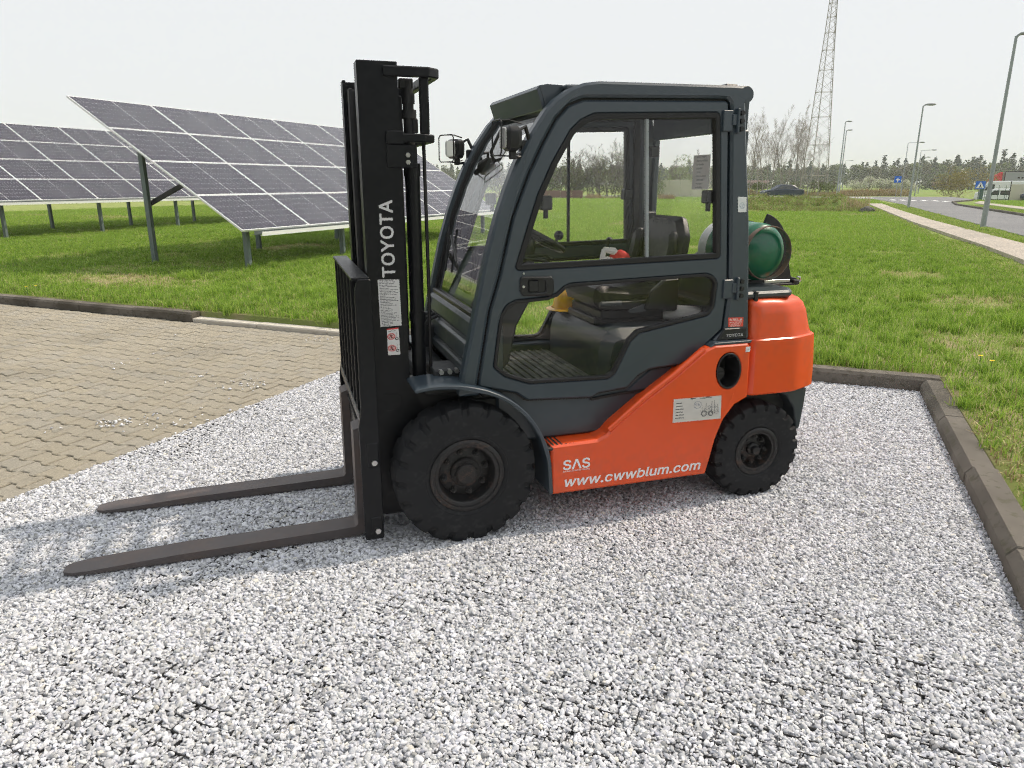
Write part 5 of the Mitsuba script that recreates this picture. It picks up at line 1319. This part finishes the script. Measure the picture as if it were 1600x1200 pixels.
# hedges far across the field
for i, (u0, u1, v, h) in enumerate([(16, 45, 205, 2.6), (-30, 2, 210, 2.4)]):
    bl = [(x, 0, h * .45, 1.9, 1.2, h * .5) for x in np.arange(0, u1 - u0, 1.6)]
    m, c = leaf_cloud(3800, .42, 390 + i, bl, [(.085, .10, .05), (.11, .11, .06), (.07, .08, .045)])
    k = pkey('far_hedge'); add(k, m, 'leaf', False, M=site(u0, v, 0), color=c)
    lab(k, ('dark hedge across the far field right of the crossing', 'dark hedge across the far field behind the bare birches')[i], 'hedge', kind='stuff')
# forest
fr_ = np.random.default_rng(77)
def conifer(seed, h=11.0):
    r = np.random.default_rng(seed); bl = []
    for z in np.linspace(h * .28, h * .97, 11):
        f = (1 - (z / h)) ** .7
        for q in range(3):
            a = r.uniform(0, 6.28); bl.append((math.cos(a) * 1.2 * f, math.sin(a) * 1.2 * f, z, 1.5 * f + .35, 1.5 * f + .35, .75))
    m, c = leaf_cloud(760, .75, seed, bl, [(.026, .050, .044), (.034, .060, .05), (.022, .042, .040)])
    t = tube([(0, 0, -1), (0, 0, h * .95)], [.2, .05], 5); return cat(m, t), np.vstack([c, colored(t, (.09, .07, .055), seed)])
def broadleaf(seed, cols, h=9.5):
    r = np.random.default_rng(seed); bl = []
    for q in range(14):
        z = h * r.uniform(.18, .92); f = math.sin(math.pi * min(.95, .25 + .7 * z / h)); a = r.uniform(0, 6.28); d = r.uniform(0, 2.2) * f
        bl.append((math.cos(a) * d, math.sin(a) * d, z, 1.5, 1.5, 1.2))
    m, c = leaf_cloud(820, .7, seed, bl, cols)
    t = tube([(0, 0, -1), (.1, 0, h * .8)], [.2, .05], 5); return cat(m, t), np.vstack([c, colored(t, (.12, .11, .10), seed)])
kinds = []
for i, (m, c) in enumerate([conifer(1), conifer(2), conifer(3, 12), broadleaf(4, [(.15, .20, .07), (.19, .23, .09), (.12, .16, .06)]), broadleaf(5, [(.13, .12, .07), (.10, .09, .06), (.15, .15, .08)]), broadleaf(6, [(.075, .095, .05), (.10, .12, .06)])]):
    scene[f'forest_tree_{i}'] = {'type': 'shapegroup', 'tree': mikit.ply(m, 'leaf', smooth=False, color=c)}
lab('forest', 'far mixed forest of dark pines and pale spring trees closing the fields', 'forest', kind='stuff')
fi = 0
for row, (v0, base, cf) in enumerate(((312, .86, .25), (319, .98, .5), (327, 1.06, .75))):
    for u in np.arange(-330, 125, 2.7):
        uu = u + fr_.uniform(-1, 1); vv = v0 + fr_.uniform(-2, 2) - .0009 * (u - 0) ** 2
        con = fr_.random() < cf * (.25 + 1.1 * float(n2(uu, 0, .03, 4)) * (1.35 if uu > 25 else .9))
        kd = int(fr_.integers(3)) if con else 3 + int(fr_.integers(3))
        s = base * fr_.uniform(.8, 1.06) * (1.07 if uu > 30 else .95)
        fi += 1
        put(f'forest_tree_{kd}', f'forest__{fi:04d}', site(uu, vv, 0, fr_.uniform(0, 360), s))
# dry reeds and tall dead grass
def reed_tile(name, size, n, h0, h1, seed, cols):
    m, c = grass_tile(size, n, h0, h1, .035, cols, seed, segs=2, lean_=.25)
    scene[name] = {'type': 'shapegroup', 'stalks': mikit.ply(m, 'grass_blade', smooth=False, color=c)}
reed_tile('reed_tile_0', 2.0, 520, .5, 1.15, 5, [((.42, .32, .18), .5), ((.34, .25, .15), .3), ((.28, .22, .13), .2)])
reed_tile('reed_tile_1', 2.0, 420, .3, .8, 6, [((.40, .33, .18), .5), ((.30, .24, .14), .3), ((.2, .22, .09), .2)])
lab('dry_reeds', 'dry straw coloured reeds and dead grass at the field edge', 'reeds', kind='stuff')
ri = 0
def reeds(u, v, s=1.0):
    global ri
    ri += 1; put(f'reed_tile_{int(fr_.integers(2))}', f'dry_reeds__{ri:03d}', site(u, v, G(u, v) - .03, 90 * int(fr_.integers(4)), s))
for u in np.arange(-14, 4, 1.7): reeds(u, 96.3 + fr_.uniform(-.3, .6), fr_.uniform(.8, 1.2)); reeds(u + .8, 98.5, fr_.uniform(.7, 1.1))
for u in np.arange(3.5, 9, 1.6): reeds(u, 97.5, 1.1); reeds(u, 99.4, 1.15)
for u in np.arange(-34, -14, 1.8): reeds(u, 62.6 + fr_.uniform(-.5, .5), .7)
m, c = grass_tile(1.1, 70, .45, 1.25, .022, [((.50, .42, .26), .6), ((.38, .30, .18), .4)], 8, segs=2, lean_=.2); scene['reed_tile_2'] = {'type': 'shapegroup', 'stalks': mikit.ply(m, 'grass_blade', smooth=False, color=c)}
put('reed_tile_2', 'dry_reeds__900', site(.75, 38.7, G(.75, 38.7), 0)); put('reed_tile_2', 'dry_reeds__901', site(1.15, 39.4, G(1.15, 39.4), 90))
rk_ = crumple((0, 0, .12), .34, (1.2, .8, .75), 9); add('boulder', rk_, 'rock_grey', 30, M=site(1.45, 36.8, .1, 20)); lab('boulder', 'dark grey boulder at the end of the grass bank by the path', 'boulder')

# ---- vehicles
def car(key, label, M, paint, body, cabin, wheels, width, cat_, R=.31, glassy=True, windows=()):
    k = pkey(key); lab(k, label, cat_)
    W2_ = width / 2
    add(k + '__body', extr(roundp(sg.Polygon(body), .05, 4), -W2_, W2_, .07), paint, 35, M=M)
    gh = extr(roundp(sg.Polygon(cabin), .04, 4), -W2_ + .06, W2_ - .06, .10)
    v = gh.vertices.copy(); z0 = min(p[1] for p in cabin); z1 = max(p[1] for p in cabin); v[:, 1] *= 1 - .14 * np.clip((v[:, 2] - z0) / (z1 - z0), 0, 1); add(k + '__cabin', TM(v, gh.faces), paint, 35, M=M)
    for wp in windows:
        for s in (1, -1):
            g = extr(roundp(sg.Polygon(wp), .02, 3), -.006, .006, 0)
            v = g.vertices.copy(); zz = np.clip((v[:, 2] - z0) / (z1 - z0), 0, 1); v[:, 1] = s * ((W2_ - .06) * (1 - .14 * zz) + .004) + v[:, 1] * s
            add(pkey(k + '__window'), TM(v, g.faces[:, ::s]), 'car_glass', M=M)
    for x in wheels:
        for s in (1, -1):
            kk = pkey(k + '__wheel')
            t = lathe([(.19, -.09), (R - .02, -.10), (R, -.07), (R, .07), (R - .02, .10), (.19, .09)], 24, 'y', (x, s * (W2_ - .10), R))
            add(kk + '__tyre', fixed(t), 'rubber', 30, M=M)
            add(kk + '__rim', lathe([(.001, .06), (.06, .075), (.10, .05), (.19, .085), (.20, .06)], 20, 'y', (x, s * (W2_ - .10) if s > 0 else -(W2_ - .10), R)) if s > 0 else mirror(lathe([(.001, .06), (.06, .075), (.10, .05), (.19, .085), (.20, .06)], 20, 'y', (x, W2_ - .10, R))), 'car_silver', 30, M=M)
    return k
sed_b = [(-2.15, .42), (-2.1, .26), (2.15, .26), (2.2, .45), (2.16, .86), (2.05, .93), (1.2, .95), (-.9, .93), (-1.75, .80), (-2.12, .66)]
sed_c = [(-1.05, .90), (-.35, 1.36), (.05, 1.42), (.85, 1.40), (1.15, 1.33), (1.72, .92)]
k = car('parked_car', 'dark blue saloon car parked on the road beyond the grass bank', site(-4.9, 78.7, .125, 203 - 180), 'car_blue', sed_b, sed_c, (-1.38, 1.30), 1.7, 'car',
        windows=([(-.80, .95), (-.32, 1.29), (-.02, 1.34), (-.02, .95)], [(.05, .95), (.05, 1.34), (.78, 1.33), (.95, 1.25), (.95, .95)]))
M = site(-4.9, 78.7, .125, 23)
for s in (1, -1):
    add(pkey(k + '__headlight'), box(-2.12, -2.04, s * .6 - .16, s * .6 + .16, .58, .70, .02), 'lamp_lens', M=M)
    add(pkey(k + '__tail_light'), box(2.14, 2.20, s * .62 - .16, s * .62 + .16, .66, .84, .02), 'red_vinyl', M=M)
van_b = [(-2.9, .45), (-2.85, .3), (2.9, .3), (2.95, .5), (2.93, 2.45), (2.8, 2.58), (-1.35, 2.58), (-1.75, 2.50), (-2.35, 1.42), (-2.85, 1.18)]
def van(key, label, u, v, deg, b, wheels, width, wins, h_lift, paint='van_white'):
    M = site(u, v, h_lift, deg); k = pkey(key); lab(k, label, 'van')
    add(k + '__body', extr(roundp(sg.Polygon(b), .08, 5), -width / 2, width / 2, .09), paint, 35, M=M)
    for wp in wins:
        for s in (1, -1):
            g = extr(roundp(sg.Polygon(wp), .03, 3), width / 2 - .012, width / 2 + .006, .003); add(pkey(k + '__window'), g if s > 0 else mirror(g), 'car_glass', M=M)
    for s in (1, -1):
        g = box(min(p[0] for p in b) + .9, max(p[0] for p in b) - .2, width / 2 - .01, width / 2 + .012, .62, .70, .004); add(pkey(k + '__side_moulding'), g if s > 0 else mirror(g), 'black_plastic', M=M)
        g = box(.2, .23, width / 2 - .01, width / 2 + .004, .5, 1.9 if width > 1.9 else 1.5, 0); add(pkey(k + '__door_gap'), g if s > 0 else mirror(g), 'black_seal', M=M)
        for x in wheels:
            t = fixed(lathe([(.001, .10), (.18, .09), (.20, .11), (.31, .10), (.33, .07), (.33, -.08), (.2, -.1)], 24, 'y', (x, width / 2 - .11, .33))); add(pkey(k + '__wheel'), t if s > 0 else mirror(t), 'rubber', 30, M=M)
    add(k + '__windscreen', extr(sg.Polygon([(b[-1][0] + .53, 1.48), (b[-1][0] + 1.06, b[-3][1] - .14), (b[-1][0] + 1.03, b[-3][1] - .12), (b[-1][0] + .48, 1.48)]) if width > 1.9 else sg.Polygon([(-1.55, 1.10), (-.95, 1.62), (-.99, 1.64), (-1.60, 1.12)]), -width / 2 + .14, width / 2 - .14, 0), 'car_glass', M=M)
    return k
YD = -.64
van('delivery_van', 'tall white delivery van parked behind the smaller white van at the right edge', 18.9, 96.0, -9, van_b, (-1.95, 1.75), 2.0, ([(-2.05, 1.5), (-1.55, 2.2), (-1.0, 2.2), (-1.0, 1.5)],), YD)
sv_b = [(-2.1, .42), (-2.05, .25), (2.05, .25), (2.12, .45), (2.1, 1.1), (1.95, 1.70), (1.7, 1.76), (-.8, 1.76), (-1.05, 1.68), (-1.62, 1.08), (-2.05, .92)]
van('small_van', 'small white van with dark side windows in front of the tall white van', 16.9, 85.4, -9, sv_b, (-1.35, 1.35), 1.72, ([(-1.35, 1.12), (-.92, 1.58), (-.45, 1.58), (-.45, 1.12)], [(-.35, 1.12), (-.35, 1.58), (.65, 1.58), (.65, 1.12)], [(.75, 1.12), (.75, 1.58), (1.65, 1.56), (1.78, 1.12)]), YD)
k = 'lorry'; lab(k, 'lorry with a red cab roof and grey curtain trailer behind the white vans', 'lorry'); M = site(25.4, 118, YD, -9)
add(k + '__cab', extr(roundp(sg.Polygon([(-4.4, .5), (-4.5, 1.6), (-4.35, 2.9), (-4.2, 3.05), (-2.7, 3.05), (-2.7, .5)]), .1, 4), -1.2, 1.2, .08), 'truck_red', 35, M=M)
add(k + '__roof_fairing', extr(roundp(sg.Polygon([(-4.2, 3.0), (-3.4, 3.62), (-3.0, 3.85), (-2.72, 3.85), (-2.7, 3.0)]), .04, 4), -1.12, 1.12, .08), 'truck_red', 35, M=M)
add(k + '__trailer', box(-2.45, 10.5, -1.25, 1.25, 1.1, 3.95, .04), 'tarp_grey', M=M)
add(k + '__trailer_edge', cat(box(-2.47, 10.5, -1.27, -1.24, 3.86, 3.97, .01), box(-2.47, -2.38, -1.27, -1.24, 1.1, 3.9, .01)), 'dark_steel', M=M)
add(k + '__trailer_print', cat(*[box(-.9 + .42 * i, -.65 + .42 * i, -1.262, -1.252, 2.95, 3.18, 0) for i in range(4)], extr(sg.Polygon([(1.0, 2.75), (1.35, 3.07), (1.0, 3.4), (1.35, 3.4), (1.75, 3.07), (1.35, 2.75)]), -1.262, -1.252, 0), box(2.2, 3.2, -1.262, -1.252, 3.2, 3.3, 0), box(2.2, 3.2, -1.262, -1.252, 2.8, 2.95, 0)), 'black_print', M=M)
labels[k + '__trailer_print'] = {'kind': 'stuff', 'label': 'dark mark with an arrow printed on the grey trailer'}
add(k + '__chassis', cat(box(-4.4, 10.4, -.9, .9, .55, 1.1, .02)), 'dark_steel', M=M)
for x in (-3.6, -1.4, 7.6, 8.9):
    for s in (1, -1):
        t = fixed(lathe([(.001, .12), (.28, .12), (.48, .12), (.5, .08), (.5, -.15), (.2, -.15)], 24, 'y', (x, 1.1, .5))); add(pkey(k + '__wheel'), t if s > 0 else mirror(t), 'rubber', 30, M=M)
k = 'yellow_hall'; lab(k, 'yellow clad hall with a pale base at the right edge of the picture', 'building'); M = site(29.7, 120.6, -.8, -22)
add(k + '__wall', box(-3.6, 22, -.2, 12, 3.5, 6.6, .02), 'wall_yellow', M=M)
add(k + '__base', box(-3.5, 22, -.1, 12, 0, 3.5, .02), 'wall_white', M=M)
add(k + '__roof_edge', box(-3.7, 22.1, -.3, 12.1, 6.6, 6.75, .02), 'wall_yellow', M=M)
for x in (2, 7, 12): add(pkey(k + '__window'), box(x, x + 2.4, -.13, -.08, 1.2, 2.6, .01), 'car_glass', M=M)
k = 'concrete_screen'; lab(k, 'beige concrete panel screen with thin posts in front of the vans', 'wall'); M = site(15.1, 73.9, -.05, -9)
for i in range(3): add(pkey(k + '__panel'), box(i * 1.22 + .04, i * 1.22 + 1.18, 0, .06, .1, 1.62, .01), 'wall_beige', M=M)
for i in range(4): add(pkey(k + '__post'), box(i * 1.22 - .035, i * 1.22 + .035, -.02, .08, 0, 1.9, .01), 'dark_steel', M=M)
k = 'mesh_fence'; lab(k, 'thin dark fence posts with wire between the crossing sign and the concrete screen', 'fence'); M = site(13.9, 77.0, -.25, -20)
for i in range(5): add(pkey(k + '__post'), cyl((i * .55 - .2, 0, 0), (i * .55 - .2, 0, 1.75), .022, 6), 'fence_green', M=M)
for z in (.35, .9, 1.5): add(pkey(k + '__wire'), cyl((-.2, 0, z), (2.0, 0, z), .006, 4), 'fence_green', M=M)
k = 'utility_cabinet'; lab(k, 'narrow dark green cabinet beside the crossing sign', 'cabinet'); M = site(13.75, 79.3, -.3, -9)
add(k + '__door', box(-.22, .22, -.2, .2, .05, 1.5, .02), 'fence_green', M=M); add(k + '__cap', box(-.25, .25, -.23, .23, 1.5, 1.56, .01), 'fence_green', M=M)
car('dark_car', 'dark blue car cut off by the right edge in front of the concrete screen', site(17.9, 72.6, .12, -9), 'car_blue', [(p[0], p[1] * .85) for p in sed_b], [(p[0], p[1] * .85) for p in sed_c], (-1.38, 1.30), 1.7, 'car')

# ---- signs
def pole(k, h, M): add(k + '__pole', cyl((0, 0, -.2), (0, 0, h), .03, 10), 'galvanised', 40, M=M)
k = 'direction_sign'; lab(k, 'square blue road sign with a white mark left of the second lamp', 'road sign'); M = site(6.94, 87.8, .13, -10)
pole(k, 2.25, M); add(k + '__plate', box(-.36, .36, -.05, -.035, 1.6, 2.32, .004), 'sign_blue', M=M)
add(k + '__symbol', extr(sg.Polygon([(-.05, 1.66), (.05, 1.66), (.05, 1.88), (.22, 1.88), (.22, 1.98), (.05, 1.98), (.05, 2.12), (-.05, 2.12), (-.05, 1.98), (-.18, 1.98), (-.18, 1.88), (-.05, 1.88)]), -.054, -.05, 0), 'white_vinyl', M=M)
k = 'crossing_sign'; lab(k, 'blue pedestrian crossing sign with a white triangle beside the fence', 'road sign'); M = site(12.75, 74.2, .05, -10)
pole(k, 1.75, M); add(k + '__plate', box(-.40, .40, -.05, -.035, 1.12, 1.80, .004), 'sign_blue', M=M)
add(k + '__triangle', extr(sg.Polygon([(-.33, 1.18), (.33, 1.18), (0, 1.75)]), -.054, -.05, 0), 'white_vinyl', M=M)
add(k + '__walker', cat(extr(sg.Polygon([(-.10, 1.2), (-.03, 1.2), (.02, 1.33), (.07, 1.2), (.13, 1.2), (.05, 1.40), (.05, 1.5), (-.02, 1.5), (-.05, 1.36)]), -.058, -.054, 0), cyl((.01, -.058, 1.555), (.01, -.054, 1.555), .035, 12)), 'black_print', M=M)

# ---- far houses and walls
def house(key, label, u, v, deg, L, D_, h, rh, wall, roof):
    k = pkey(key); lab(k, label, 'house'); M = site(u, v, 0, deg)
    add(k + '__wall', box(0, L, 0, D_, 0, h, 0), wall, M=M)
    add(k + '__roof', extr(sg.Polygon([(-.3, h - .05), (D_ + .3, h - .05), (D_ / 2, h + rh)]), -.3, L + .3, 0, 'yz'), roof, M=M)
    for x in np.arange(1.2, L - 1.5, 2.6): add(pkey(k + '__window'), box(x, x + 1.0, -.04, .0, .8, min(h - .4, 2.0), 0), 'car_glass', M=M)
house('far_house', 'low long house with a brown roof across the field behind the lone bush', 25.5, 214, -9, 7, 5, 1.2, .8, 'wall_beige', 'roof_far')
house('brick_house', 'small reddish house among trees behind the bare birches', -22.0, 226, 0, 6, 5, 1.5, 1.1, 'brick_far', 'roof_far')
k = 'pale_wall'; lab(k, 'long pale rendered wall across the field seen through the rear cab window', 'wall'); M = site(-17.2, 73.2, .05, 10)
for i in range(4): add(pkey(k + '__panel'), box(i * 1.15, i * 1.15 + 1.13, 0, .12, 0, 1.95, .01), 'wall_beige', M=M)
k = 'brick_wall'; lab(k, 'low reddish garden wall at the left of the thicket seen through the cab', 'wall'); M = site(-27.5, 60.6, .0, 14)
for i in range(5): add(pkey(k + '__panel'), box(i * 1.1, i * 1.1 + 1.06, 0, .1, 0, 1.0, .01), 'brick_far', M=M)

# trees behind the photographer, mirrored in the cab panes
for i, (u, v, sc_) in enumerate([(x, -31 - 3 * (j % 2) + 1.2 * math.sin(x * .9), 1.25 + .12 * math.sin(x * 2.1)) for j, x in enumerate(np.arange(-40, 36, 1.15))]):
    fi += 1; put(f'forest_tree_{i % 3}', f'forest__{fi:04d}', site(u, v, 0, i * 47, sc_))
# ================================================================ HAZE
scene['haze_air'] = {'type': 'homogeneous', 'albedo': {'type': 'rgb', 'value': [.94, .95, .965]}, 'sigma_t': .0007}
scene['haze'] = {'type': 'cube', 'to_world': T().translate([0, 0, 19.4]).scale([2300, 2300, 21.0]), 'bsdf': {'type': 'null'}, 'interior': {'type': 'ref', 'id': 'haze_air'}}
labels['haze'] = {'label': 'thin milky haze in the air', 'kind': 'stuff'}
scene['camera']['medium'] = {'type': 'ref', 'id': 'haze_air'}
